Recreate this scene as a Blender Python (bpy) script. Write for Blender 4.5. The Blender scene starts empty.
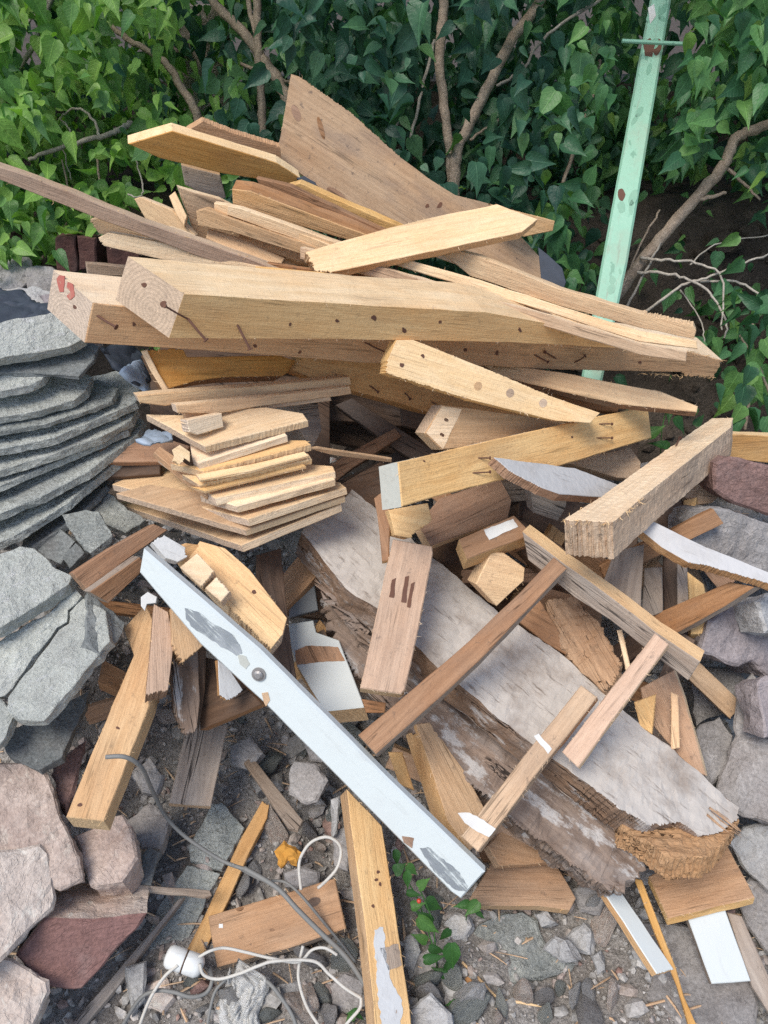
import bpy, bmesh, math, random
from mathutils import Vector, Matrix, noise
R = math.radians
rnd = random.Random(7)
scene = bpy.context.scene
COL = scene.collection

# ------------------------------------------------------------------ camera
W, H, F = 768, 1024, 770.0
PITCH = R(35)
CAM = Vector((0, 0, 1.6))
FW = Vector((0, math.cos(PITCH), -math.sin(PITCH)))
UP = Vector((0, math.sin(PITCH), math.cos(PITCH)))
RT = Vector((1, 0, 0))
cd = bpy.data.cameras.new('camera')
cam = bpy.data.objects.new('camera', cd)
COL.objects.link(cam)
cam.location = CAM
cam.rotation_euler = (R(90) - PITCH, 0, 0)
cd.sensor_fit = 'VERTICAL'
cd.sensor_height = 24.0
cd.lens = 24.0 * F / H
cd.clip_start = 0.02
cd.clip_end = 400
scene.camera = cam

def ray(x, y):
    return FW + RT * ((x - W / 2) / F) + UP * ((H / 2 - y) / F)
def P(x, y, t):
    return CAM + ray(x, y) * t
def proj(p):
    q = p - CAM
    t = q.dot(FW)
    if t < 1e-3:
        return None
    return (W / 2 + F * q.dot(RT) / t, H / 2 - F * q.dot(UP) / t, t)
def px_m(t):
    return t / F

# ------------------------------------------------------------------ objects
CAT = {}
def tag(o, label=None, cat=None, group=None, kind=None):
    if label: o['label'] = label
    if cat: o['category'] = cat
    if group: o['group'] = group
    o['kind'] = kind or 'thing'
    return o
def link_mesh(name, bm, mats, parent=None, mw=None, smooth=False):
    me = bpy.data.meshes.new(name)
    bm.to_mesh(me)
    bm.free()
    for m in (mats if isinstance(mats, (list, tuple)) else [mats]):
        me.materials.append(m)
    if smooth:
        for p in me.polygons: p.use_smooth = True
    o = bpy.data.objects.new(name, me)
    COL.objects.link(o)
    if parent is not None:
        o.parent = parent
    if mw is not None:
        o.matrix_world = mw
    return o
def empty(name, loc):
    o = bpy.data.objects.new(name, None)
    o.location = loc
    o.empty_display_size = 0.05
    COL.objects.link(o)
    return o

# ------------------------------------------------------------------ materials
def nt_new(name):
    m = bpy.data.materials.new(name)
    m.use_nodes = True
    nt = m.node_tree
    b = nt.nodes['Principled BSDF']
    return m, nt, b
class N:
    def __init__(s, nt): s.nt = nt
    def add(s, typ, **kw):
        n = s.nt.nodes.new(typ)
        for k, v in kw.items(): setattr(n, k, v)
        return n
    def link(s, a, b): s.nt.links.new(a, b)
    def noise(s, vec, scale, detail=4, rough=.55, dist=0):
        n = s.add('ShaderNodeTexNoise')
        n.inputs['Scale'].default_value = scale
        n.inputs['Detail'].default_value = detail
        n.inputs['Roughness'].default_value = rough
        n.inputs['Distortion'].default_value = dist
        if vec: s.link(vec, n.inputs['Vector'])
        return n.outputs['Fac']
    def ramp(s, fac, stops, interp='LINEAR'):
        n = s.add('ShaderNodeValToRGB')
        cr = n.color_ramp
        cr.interpolation = interp
        while len(cr.elements) < len(stops): cr.elements.new(0.5)
        for e, (p, c) in zip(cr.elements, stops):
            e.position = p
            e.color = (c[0], c[1], c[2], 1) if isinstance(c, (tuple, list)) else (c, c, c, 1)
        s.link(fac, n.inputs['Fac'])
        return n.outputs['Color']
    def mix(s, fac, a, b, mode='MIX'):
        n = s.add('ShaderNodeMix', data_type='RGBA', blend_type=mode)
        if isinstance(fac, (int, float)): n.inputs[0].default_value = fac
        else: s.link(fac, n.inputs[0])
        for v, i in ((a, 6), (b, 7)):
            if isinstance(v, (tuple, list)): n.inputs[i].default_value = (v[0], v[1], v[2], 1)
            else: s.link(v, n.inputs[i])
        return n.outputs[2]
    def math(s, op, a, b=None, c=None, clamp=False):
        n = s.add('ShaderNodeMath', operation=op, use_clamp=clamp)
        for i, v in enumerate((a, b, c)):
            if v is None: continue
            if isinstance(v, (int, float)): n.inputs[i].default_value = v
            else: s.link(v, n.inputs[i])
        return n.outputs[0]
    def mapping(s, vec, scale=(1, 1, 1), loc=(0, 0, 0)):
        n = s.add('ShaderNodeMapping')
        n.inputs['Scale'].default_value = scale
        n.inputs['Location'].default_value = loc
        s.link(vec, n.inputs['Vector'])
        return n.outputs[0]
    def bump(s, h, strength, dist, bsdf, normal=None):
        n = s.add('ShaderNodeBump')
        n.inputs['Strength'].default_value = strength
        n.inputs['Distance'].default_value = dist
        s.link(h, n.inputs['Height'])
        if normal: s.link(normal, n.inputs['Normal'])
        s.link(n.outputs[0], bsdf.inputs['Normal'])
        return n.outputs[0]
    def objvec(s, spread=7.0):
        tc = s.add('ShaderNodeTexCoord')
        oi = s.add('ShaderNodeObjectInfo')
        r = s.math('MULTIPLY', oi.outputs['Random'], spread)
        c = s.add('ShaderNodeCombineXYZ')
        s.link(r, c.inputs[0]); s.link(s.math('MULTIPLY', r, 3.7), c.inputs[1]); s.link(s.math('MULTIPLY', r, 1.9), c.inputs[2])
        a = s.add('ShaderNodeVectorMath', operation='ADD')
        s.link(tc.outputs['Object'], a.inputs[0]); s.link(c.outputs[0], a.inputs[1])
        return a.outputs[0], tc, oi
MATS = {}
def wood(name, light, dark, dirt=.25, dirtcol=(.16, .13, .11), knots=.5, crack=.2, vary=.35, rough=.72, white=0, saw=.5, end=None):
    m, nt, b = nt_new(name)
    n = N(nt)
    v, tc, oi = n.objvec()
    g = n.mapping(v, (2.2, 26, 26))
    warp = n.noise(n.mapping(v, (1.2, 5, 5)), 3, 2)
    gv = n.add('ShaderNodeVectorMath', operation='ADD')
    cx = n.add('ShaderNodeCombineXYZ'); n.link(n.math('MULTIPLY', warp, 3.0), cx.inputs[1]); n.link(n.math('MULTIPLY', warp, 2.0), cx.inputs[2])
    n.link(g, gv.inputs[0]); n.link(cx.outputs[0], gv.inputs[1])
    gr = n.noise(gv.outputs[0], 1.6, 5, .65)
    fine = n.noise(n.mapping(v, (9, 190, 190)), 2.2, 3, .6)
    wv = n.add('ShaderNodeTexWave', wave_type='BANDS', bands_direction='Y')
    wv.inputs['Scale'].default_value = 1.3; wv.inputs['Distortion'].default_value = 3.5
    wv.inputs['Detail'].default_value = 2; wv.inputs['Detail Scale'].default_value = .8
    n.link(n.mapping(v, (1.5, 16, 16)), wv.inputs['Vector'])
    mid = tuple(.5 * (a + c) for a, c in zip(light, dark))
    col = n.ramp(gr, [(.27, dark), (.45, mid), (.62, light)])
    col = n.mix(n.math('MULTIPLY', n.ramp(wv.outputs['Fac'], [(.45, 0), (.95, 1)]), .22), col, tuple(.85 * c for c in dark))
    col = n.mix(n.math('MULTIPLY', n.ramp(fine, [(.36, 1), (.56, 0)]), .17), col, tuple(.6 * c for c in dark))
    col = n.mix(n.math('MULTIPLY', n.ramp(n.noise(n.mapping(v, (2.0, 5, 5), (3, 1, 2)), 2.6, 4, .6), [(.40, 0), (.68, 1)]), .42), col, n.mix(1, col, (.93, .74, .55), 'MULTIPLY'))
    sp_ = n.noise(n.mapping(v, (.45, 1, 1)), 330, 3, .7)
    col = n.mix(n.math('MULTIPLY', n.ramp(sp_, [(.33, 1), (.5, 0)]), .24), col, n.mix(1, col, (.55, .48, .40), 'MULTIPLY'))
    # end grain
    sep = n.add('ShaderNodeSeparateXYZ'); n.link(tc.outputs['Normal'], sep.inputs[0])
    endf = n.ramp(n.math('ABSOLUTE', sep.outputs[0]), [(.6, 0), (.8, 1)])
    rg = n.add('ShaderNodeTexWave', wave_type='RINGS', rings_direction='X')
    rg.inputs['Scale'].default_value = 42; rg.inputs['Distortion'].default_value = 2.2; rg.inputs['Detail'].default_value = 3
    n.link(n.mapping(tc.outputs['Object'], (1, 1, 1), (0, .03, .05)), rg.inputs['Vector'])
    e1 = end or tuple(c * .92 for c in light)
    ecol = n.mix(n.ramp(rg.outputs['Fac'], [(.2, 0), (.9, 1)]), e1, tuple(c * .84 for c in e1))
    ecol = n.mix(n.math('MULTIPLY', n.ramp(n.noise(v, 120, 3), [(.36, 1), (.55, 0)]), .3), ecol, tuple(c * .5 for c in e1))
    # knots
    if knots > 0:
        vo = n.add('ShaderNodeTexVoronoi', feature='F1')
        vo.inputs['Scale'].default_value = 1; vo.inputs['Randomness'].default_value = 1
        n.link(n.mapping(v, (4.2, 11, 11)), vo.inputs['Vector'])
        sc = n.add('ShaderNodeSeparateColor'); n.link(vo.outputs['Color'], sc.inputs[0])
        on = n.math('LESS_THAN', sc.outputs[0], knots * .5)
        kd = n.math('ADD', vo.outputs['Distance'], n.math('MULTIPLY', n.noise(v, 40, 2), .08))
        ring = n.ramp(kd, [(.09, 1), (.16, .75), (.2, .25), (.34, 0)])
        col = n.mix(n.math('MULTIPLY', n.math('MULTIPLY', ring, on), .8), col, tuple(.38 * c for c in (dark[0], dark[1] * .8, dark[2] * .7)))
    col = n.mix(endf, col, ecol)
    # stains and dirt
    big = n.noise(n.mapping(v, (3, 7, 7)), 2.2, 5, .6)
    col = n.mix(n.math('MULTIPLY', n.ramp(big, [(.48, 0), (.72, 1)]), dirt), col, dirtcol)
    spot = n.noise(v, 55, 3, .7)
    col = n.mix(n.math('MULTIPLY', n.ramp(spot, [(.62, 0), (.72, 1)]), min(1, dirt * 1.4)), col, tuple(.6 * c for c in dirtcol))
    if white > 0:
        wm = n.ramp(n.noise(n.mapping(v, (3, 8, 8)), 3.2, 6, .65), [(.62 - .3 * white, 0), (.68 - .3 * white, 1)])
        col = n.mix(n.math('MULTIPLY', wm, .75), col, (.47, .45, .43))
    if crack > 0:
        cn = n.noise(n.mapping(v, (1.5, 42, 42)), 1.7, 2, .5)
        cr = n.ramp(n.math('ABSOLUTE', n.math('SUBTRACT', cn, .5)), [(.006, 1), (.02, 0)])
        cm = n.math('MULTIPLY', cr, n.ramp(n.noise(n.mapping(v, (2, 6, 6)), 3, 1), [(.5, 0), (.6, 1)]))
        col = n.mix(n.math('MULTIPLY', cm, crack * 2.2, clamp=True), col, tuple(.25 * c for c in dark))
    hs = n.add('ShaderNodeHueSaturation')
    mr = n.add('ShaderNodeMapRange'); n.link(oi.outputs['Random'], mr.inputs[0])
    mr.inputs[3].default_value = 1 - vary * .55; mr.inputs[4].default_value = 1 + vary * .45
    n.link(mr.outputs[0], hs.inputs['Value'])
    r2 = n.math('FRACT', n.math('MULTIPLY', oi.outputs['Random'], 13.7))
    mr2 = n.add('ShaderNodeMapRange'); n.link(r2, mr2.inputs[0])
    mr2.inputs[3].default_value = .8; mr2.inputs[4].default_value = 1.12
    n.link(mr2.outputs[0], hs.inputs['Saturation'])
    n.link(col, hs.inputs['Color'])
    n.link(hs.outputs[0], b.inputs['Base Color'])
    b.inputs['Roughness'].default_value = rough
    b.inputs['Specular IOR Level'].default_value = .25
    sw = n.add('ShaderNodeTexWave', wave_type='BANDS', bands_direction='X')
    sw.inputs['Scale'].default_value = 75; sw.inputs['Distortion'].default_value = 1.5; sw.inputs['Detail'].default_value = 1
    n.link(n.mapping(v, (1, .25, .25)), sw.inputs['Vector'])
    h = n.math('ADD', n.math('MULTIPLY', fine, .8), n.math('MULTIPLY', gr, .7))
    h = n.math('ADD', h, n.math('MULTIPLY', sw.outputs['Fac'], .07 * saw))
    h = n.math('ADD', h, n.math('MULTIPLY', n.noise(v, 130, 4, .7), .6))
    n.bump(h, .85, .0021, b)
    MATS[name] = m
    return m
wood('wood_fresh', (.86, .585, .29), (.72, .445, .20), dirt=.2, knots=.35, crack=.2, vary=.2)
wood('wood_pale', (.89, .68, .43), (.79, .55, .305), dirt=.15, knots=.25, crack=.12, vary=.2, end=(.64, .48, .34))
wood('wood_gold', (.76, .485, .23), (.62, .355, .145), dirt=.22, knots=.4, crack=.2, vary=.25)
wood('wood_amber', (.74, .425, .165), (.60, .31, .105), dirt=.22, knots=.4, crack=.2, vary=.15)
wood('wood_tan', (.68, .465, .275), (.53, .34, .185), dirt=.28, knots=.4, crack=.3, vary=.25)
wood('wood_brown', (.42, .245, .14), (.30, .16, .085), dirt=.35, knots=.5, crack=.35)
wood('wood_pinkish', (.60, .40, .26), (.47, .295, .185), dirt=.28, knots=.4, crack=.25)
wood('wood_grey', (.43, .36, .295), (.30, .24, .195), dirt=.45, knots=.3, crack=.6, saw=.1)
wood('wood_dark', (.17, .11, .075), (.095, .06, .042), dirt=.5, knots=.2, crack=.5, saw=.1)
wood('wood_sheet', (.54, .37, .225), (.40, .255, .145), dirt=.5, dirtcol=(.20, .15, .125), knots=.5, crack=.25, vary=.1)
wood('wood_rot', (.30, .215, .16), (.135, .09, .065), dirt=.55, dirtcol=(.34, .31, .29), knots=0, crack=1, vary=.15, saw=0, white=.2)
wood('wood_splint', (.55, .34, .18), (.30, .165, .08), dirt=.2, knots=0, crack=.8, vary=.25, saw=0)
wood('wood_chalk', (.66, .65, .625), (.58, .56, .53), dirt=.5, dirtcol=(.36, .31, .27), knots=0, crack=.3, vary=.05, saw=.1)
wood('wood_torn', (.70, .50, .32), (.48, .32, .19), dirt=.45, knots=0, crack=.4, vary=.1, saw=.3, end=(.55, .385, .235))

def paint(name, col, dirt=(.35, .33, .30), amount=.3, chip=None, rough=.35, bump=.15):
    m, nt, b = nt_new(name)
    n = N(nt)
    v, tc, oi = n.objvec()
    d = n.noise(v, 9, 6, .65)
    c = n.mix(n.math('MULTIPLY', n.ramp(d, [(.5, 0), (.75, 1)]), amount), col, dirt)
    s = n.noise(n.mapping(v, (4, 30, 30)), 3, 4, .7)
    c = n.mix(n.math('MULTIPLY', n.ramp(s, [(.58, 0), (.7, 1)]), amount * .9), c, tuple(.7 * x for x in dirt))
    if chip:
        k = n.ramp(n.noise(n.mapping(v, (7, 14, 14)), 2.6, 6, .6), [(.64, 0), (.655, 1)])
        c = n.mix(k, c, chip)
    n.link(c, b.inputs['Base Color'])
    b.inputs['Roughness'].default_value = rough
    n.link(n.math('ADD', n.math('MULTIPLY', d, .4), rough - .15), b.inputs['Roughness'])
    n.bump(n.math('ADD', n.noise(v, 60, 4), n.math('MULTIPLY', d, 2)), bump, .003, b)
    MATS[name] = m
    return m
paint('paint_white', (.63, .68, .67), (.46, .44, .41), .2)
paint('limewash', (.50, .46, .415), (.235, .18, .14), .95, rough=.85, bump=.6)
paint('wash_pale', (.54, .53, .52), (.32, .29, .26), .5, rough=.8, bump=.4)
paint('wash_grey', (.46, .455, .445), (.28, .25, .22), .6, rough=.8, bump=.4)
paint('paint_board', (.57, .605, .595), (.5, .5, .46), .2)
paint('paint_old', (.56, .57, .57), (.30, .26, .23), .55, chip=(.26, .17, .11), rough=.6, bump=.4)
paint('paint_green', (.25, .475, .345), (.34, .36, .27), .6, chip=(.15, .325, .225), rough=.45, bump=.3)
paint('paint_end', (.47, .48, .43), (.4, .36, .3), .4, rough=.7, bump=.4)
paint('dirt_grey', (.20, .215, .225), (.36, .37, .37), .5, rough=.7)
paint('scuff', (.25, .275, .295), (.62, .65, .67), .85, rough=.6)
paint('rust', (.12, .055, .035), (.22, .10, .05), .6, rough=.8, bump=.5)
paint('steel', (.35, .34, .33), (.2, .15, .12), .5, rough=.45)
paint('red_paint', (.44, .13, .10), (.62, .42, .30), .95, rough=.8)
paint('plastic_white', (.72, .74, .73), (.5, .47, .42), .25, rough=.3, bump=.05)
paint('rag', (.74, .74, .72), (.5, .46, .40), .35, rough=.9, bump=.5)
paint('cord_white', (.55, .53, .48), (.35, .3, .25), .5, rough=.8)
paint('cable_grey', (.19, .19, .18), (.28, .26, .23), .5, rough=.6)
paint('tarp', (.035, .045, .062), (.09, .11, .15), .4, rough=.62, bump=.3)
paint('tarp_pale', (.34, .42, .52), (.2, .25, .32), .4, rough=.5, bump=.3)
paint('foam_yellow', (.55, .27, .05), (.3, .16, .05), .5, rough=.9, bump=.8)
paint('red_bit', (.5, .05, .03), (.3, .05, .03), .4)
paint('paper', (.62, .62, .60), (.35, .3, .25), .5, rough=.8, bump=.5)
_m = MATS['scuff']; _nt = _m.node_tree; _n = N(_nt); _v = _n.objvec()[0]
_a = _n.math('ADD', _n.math('MULTIPLY', _n.noise(_n.mapping(_v, (7, 75, 75)), 2.4, 5, .65), .7), _n.math('MULTIPLY', _n.noise(_v, 30, 4, .6), .3))
_tr = _n.add('ShaderNodeBsdfTransparent'); _ms = _n.add('ShaderNodeMixShader')
_nt.links.new(_n.ramp(_a, [(.40, 0), (.50, .9)]), _ms.inputs[0]); _nt.links.new(_tr.outputs[0], _ms.inputs[1]); _nt.links.new(_nt.nodes['Principled BSDF'].outputs[0], _ms.inputs[2])
_nt.links.new(_ms.outputs[0], _nt.nodes['Material Output'].inputs['Surface'])
MATS['steel'].node_tree.nodes['Principled BSDF'].inputs['Metallic'].default_value = .6

def stone(name, c1, c2, c3=None, scale=9, speck=.5, bump=.9, bd=.006, rough=.85, vary=.3, veins=1):
    m, nt, b = nt_new(name)
    n = N(nt)
    v, tc, oi = n.objvec()
    a = n.noise(v, scale, 8, .62, .3)
    col = n.ramp(a, [(.32, c1), (.62, c2)])
    if c3:
        col = n.mix(n.ramp(n.noise(v, scale * .55, 5, .6), [(.5, 0), (.66, 1)]), col, c3)
    sc_ = n.noise(n.mapping(v, (1, 1.8, 1)), scale * 2.6, 6, .7, .6)
    col = n.mix(n.math('MULTIPLY', n.ramp(sc_, [(.56, 0), (.66, 1)]), .5), col, tuple(min(.75, 1.35 * x) for x in c2))
    col = n.mix(n.math('MULTIPLY', n.ramp(sc_, [(.30, 1), (.40, 0)]), .4), col, tuple(.6 * x for x in c1))
    vn = n.ramp(n.math('ABSOLUTE', n.math('SUBTRACT', n.noise(n.mapping(v, (1, 2.2, 1)), scale * .8, 4, .6, .8), .5)), [(.004, 1), (.012, 0)])
    col = n.mix(n.math('MULTIPLY', vn, .07 * veins), col, tuple(.4 * x for x in c1))
    f = n.noise(v, 160, 4, .7)
    col = n.mix(n.math('MULTIPLY', n.ramp(f, [(.35, 1), (.55, 0)]), speck), col, tuple(.45 * x for x in c1))
    col = n.mix(n.math('MULTIPLY', n.ramp(f, [(.6, 0), (.75, 1)]), speck), col, tuple(min(.8, 1.5 * x) for x in c2))
    hs = n.add('ShaderNodeHueSaturation')
    mr = n.add('ShaderNodeMapRange'); n.link(oi.outputs['Random'], mr.inputs[0])
    mr.inputs[3].default_value = 1 - vary * .6; mr.inputs[4].default_value = 1 + vary * .4
    n.link(mr.outputs[0], hs.inputs['Value']); n.link(col, hs.inputs['Color'])
    n.link(hs.outputs[0], b.inputs['Base Color'])
    b.inputs['Roughness'].default_value = rough
    b.inputs['Specular IOR Level'].default_value = .25
    h = n.math('ADD', n.math('SUBTRACT', n.math('MULTIPLY', a, 2), n.math('MULTIPLY', vn, .12 * veins)), n.math('MULTIPLY', f, .35))
    h = n.math('ADD', h, n.math('MULTIPLY', n.noise(v, 38, 6, .7), .9))
    n.bump(h, bump, bd, b)
    MATS[name] = m
    return m
stone('concrete', (.31, .335, .32), (.54, .56, .515), (.38, .395, .375), 16, .5, 1, .016, veins=0)
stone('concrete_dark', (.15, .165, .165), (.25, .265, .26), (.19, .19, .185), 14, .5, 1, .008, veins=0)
stone('concrete_pale', (.46, .48, .445), (.66, .68, .62), (.52, .53, .49), 14, .35, 1, .018, veins=0)
stone('stone_pink', (.43, .325, .275), (.62, .51, .44), (.57, .495, .435), 8, .4)
stone('stone_pale', (.50, .42, .365), (.64, .565, .50), (.52, .39, .32), 7, .35)
stone('stone_red', (.20, .11, .095), (.25, .14, .125), (.30, .21, .19), 10, .4)
stone('stone_grey', (.235, .222, .215), (.37, .352, .338), (.29, .265, .25), 8, .45)
stone('stone_light', (.36, .355, .35), (.48, .475, .465), (.40, .37, .34), 10, .4)
stone('stone_purple', (.25, .215, .22), (.37, .33, .33), (.30, .26, .255), 8, .4)
stone('brick_red', (.19, .115, .10), (.26, .165, .145), (.23, .16, .145), 20, .5)
stone('brick_dark', (.075, .035, .03), (.11, .055, .045), (.08, .05, .045), 16, .4)
stone('rubble_mix', (.22, .205, .19), (.40, .385, .36), (.30, .255, .22), 6, .5, vary=0)
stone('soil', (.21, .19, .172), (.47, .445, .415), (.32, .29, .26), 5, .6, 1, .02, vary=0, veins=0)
stone('wall_render', (.085, .075, .065), (.16, .14, .12), (.11, .085, .075), 4, .5, vary=0, veins=0)
stone('bark', (.30, .225, .165), (.47, .37, .28), (.38, .31, .24), 22, .5, 1, .006, veins=0)
stone('bark_pale', (.33, .29, .235), (.46, .42, .36), (.36, .32, .27), 22, .4, 1, .004, veins=0)

# ------------------------------------------------------------------ slabs
LOG = []
def plane_of(poly, ts, e, th):
    ia, ta, ib, tb = ts
    A = poly[ia] if isinstance(ia, int) else ia
    B = poly[ib] if isinstance(ib, int) else ib
    PA, PB = P(A[0], A[1], ta), P(B[0], B[1], tb)
    L = (PB - PA).normalized()
    d = ((PA + PB) / 2 - CAM).normalized()
    n0 = -(d - L * d.dot(L))
    n0.normalize()
    U = L.cross(n0)
    if U.dot(UP) < 0: U = -U
    s = max(-.9, min(.9, e * .5 * (ta + tb) / F / th))
    n = n0 * math.sqrt(1 - s * s) - U * s
    return PA, L, n.normalized()
def on_plane(x, y, PA, n):
    r = ray(x, y)
    return CAM + r * ((PA - CAM).dot(n) / r.dot(n))
def refine(loop, amp, jag, step, rr):
    """subdivide a 2D loop and jitter it; jag = {edge: amplitude}"""
    out = []
    k = len(loop)
    for i in range(k):
        a, b = loop[i], loop[(i + 1) % k]
        d = (b - a)
        ln = d.length
        st = step if i not in jag else min(.006, max(.0022, jag[i] * .45))
        m = max(1, int(ln / st))
        m = min(m, 60)
        nrm = Vector((-d.y, d.x)) / max(ln, 1e-6)
        ph = rr.uniform(0, 50)
        for j in range(m):
            f = j / m
            p = a + d * f
            if i in jag:
                q = jag[i] * (rr.uniform(-1, 1) * .7 + noise.noise(Vector((ph + f * ln * 60, 0, 0))) * .8)
                if j == 0: q *= .3
            else:
                q = amp * (noise.noise(Vector((ph + f * ln * 14, 3, 0))) + .6 * rr.uniform(-1, 1))
                if j == 0: q *= .3
            out.append(p + nrm * q)
    return out
def slab(name, label, poly, ts, e, th, mat, cat=None, group=None, jag=None, side=None, amp=.0011, step=.03,
         bevel=.0016, dens=0, disp=0, dscale=18, shrink=0, parent=None, smooth=False, seed=None, bend=0, oblique=0):
    rr = random.Random(seed if seed is not None else sum(int(a * 7 + b * 13) for a, b in poly))
    PA, L, n = plane_of(poly, ts, e, th)
    pts = [on_plane(x, y, PA, n) for x, y in poly]
    Yv = n.cross(L)
    c = sum(pts, Vector()) / len(pts)
    loop = [Vector(((p - c).dot(L), (p - c).dot(Yv))) for p in pts]
    area = sum(loop[i].x * loop[(i + 1) % len(loop)].y - loop[(i + 1) % len(loop)].x * loop[i].y for i in range(len(loop)))
    jag = dict(jag or {})
    if area < 0:
        k = len(loop)
        loop = loop[::-1]
        jag = {(k - 2 - i) % k: v for i, v in jag.items()}
    base = loop
    loop = refine(base, amp, jag, step, rr)
    loop_b = refine(base, amp, jag, step, rr)
    mw = Matrix((( L.x, Yv.x, n.x, c.x), (L.y, Yv.y, n.y, c.y), (L.z, Yv.z, n.z, c.z), (0, 0, 0, 1)))
    bm = bmesh.new()
    cen = Vector((0, 0))
    fr = [bm.verts.new((p.x, p.y, 0)) for p in loop]
    bk = []
    xmin = min(p.x for p in loop)
    for p in loop_b:
        q = p * (1 - shrink)
        if oblique and p.x < xmin + .05: q = Vector((q.x - oblique, q.y))
        bk.append(bm.verts.new((q.x + rr.uniform(-1, 1) * amp * .7, q.y + rr.uniform(-1, 1) * amp * .7, -th)))
    f0 = bm.faces.new(fr)
    f1 = bm.faces.new(bk[::-1])
    k = len(loop)
    for i in range(k):
        j = (i + 1) % k
        f = bm.faces.new((fr[j], fr[i], bk[i], bk[j]))
        if side: f.material_index = 1
    bm.normal_update()
    if bevel > 0:
        eds = [ed for ed in bm.edges if (ed in f0.edges or ed in f1.edges)]
        try:
            bmesh.ops.bevel(bm, geom=eds, offset=min(bevel, th * .3), segments=1 if not smooth else 2, affect='EDGES', clamp_overlap=True)
        except Exception as ex:
            print('bevel', name, ex)
    if dens:
        for it in range(6):
            bmesh.ops.triangulate(bm, faces=[f for f in bm.faces if len(f.verts) > 3])
            le = [ed for ed in bm.edges if ed.calc_length() > dens * 1.5]
            if not le: break
            bmesh.ops.subdivide_edges(bm, edges=le, cuts=1)
        bmesh.ops.triangulate(bm, faces=[f for f in bm.faces if len(f.verts) > 3])
        bm.normal_update()
        o = Vector((rr.uniform(0, 90), rr.uniform(0, 90), rr.uniform(0, 90)))
        mv = []
        for vtx in bm.verts:
            q = vtx.co * dscale + o
            s = noise.noise(q) * .6 + noise.noise(q * 2.3) * .35 + noise.noise(q * 5.1) * .2
            mv.append((vtx, vtx.normal * (disp * s)))
        for vtx, dv in mv: vtx.co += dv
    if bend:
        xs = [v.co.x for v in bm.verts]; hl = max(max(xs), -min(xs), .01)
        for v in bm.verts: v.co.z += bend * (1 - (v.co.x / hl) ** 2)
    mats = [MATS[mat]] + ([MATS[side]] if side else [])
    if parent is None:
        o = link_mesh(name, bm, mats, mw=mw, smooth=smooth)
        tag(o, label, cat or CAT.get(name, name.replace('_', ' ')), group)
    else:
        o = link_mesh(name, bm, mats, parent)
        o.matrix_parent_inverse = parent.matrix_world.inverted()
        o.matrix_basis = mw
        if label: o['label'] = label
    o_plane[o.name] = (PA, n, L)
    o_geo[o.name] = (th, oblique)
    tt = [(p - CAM).dot(FW) for p in pts]
    LOG.append((o.name, min(tt), max(tt), min(p.z for p in pts), max(abs(p.x) for p in loop)))
    return o
o_plane = {}
o_geo = {}
def local(parent, p):
    return parent.matrix_world.inverted() @ p
def tube_bm(bm, pts, rad, seg=6, cap=True):
    """rad: number or list"""
    k = len(pts)
    rs = rad if isinstance(rad, (list, tuple)) else [rad] * k
    rings = []
    prev = None
    for i in range(k):
        d = (pts[min(i + 1, k - 1)] - pts[max(i - 1, 0)]).normalized()
        if prev is None:
            a = Vector((0, 0, 1)) if abs(d.z) < .9 else Vector((1, 0, 0))
            x = d.cross(a).normalized()
        else:
            x = (prev - d * prev.dot(d)).normalized()
        prev = x
        y = d.cross(x)
        rings.append([bm.verts.new(pts[i] + (x * math.cos(6.2832 * s / seg) + y * math.sin(6.2832 * s / seg)) * rs[i]) for s in range(seg)])
    for i in range(k - 1):
        for s in range(seg):
            bm.faces.new((rings[i][s], rings[i][(s + 1) % seg], rings[i + 1][(s + 1) % seg], rings[i + 1][s]))
    if cap:
        bm.faces.new(rings[0][::-1]); bm.faces.new(rings[-1])
def spline(pts, n=8):
    out = []
    k = len(pts)
    for i in range(k - 1):
        p0, p1, p2, p3 = pts[max(i - 1, 0)], pts[i], pts[i + 1], pts[min(i + 2, k - 1)]
        for j in range(n):
            f = j / n
            out.append(.5 * ((2 * p1) + (p2 - p0) * f + (2 * p0 - 5 * p1 + 4 * p2 - p3) * f * f + (3 * p1 - p0 - 3 * p2 + p3) * f ** 3))
    out.append(pts[-1])
    return out
def nail(parent, p1, p2=None, lift=.02, r=.0016, mat='rust'):
    PA, n, L = o_plane[parent.name]
    a = on_plane(p1[0], p1[1], PA, n)
    bm = bmesh.new()
    if p2 is None:
        pts = [a - n * .004, a + n * .0006]
        tube_bm(bm, [local(parent, p) for p in pts], r * 2.1, 8)
    else:
        b0 = on_plane(p2[0], p2[1], PA, n)
        t0 = (b0 - CAM).dot(FW)
        b = P(p2[0], p2[1], t0 - lift)
        a0 = a - (b - a).normalized() * .006
        d = (b - a).normalized()
        mid = (a + b) / 2 + n * .002
        tube_bm(bm, [local(parent, p) for p in (a0, a, mid, b)], r, 7)
        tube_bm(bm, [local(parent, p) for p in (b - d * .0008, b + d * .0012)], r * 2.4, 8)
    o = link_mesh('nail', bm, MATS[mat], parent)
    return o
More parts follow.
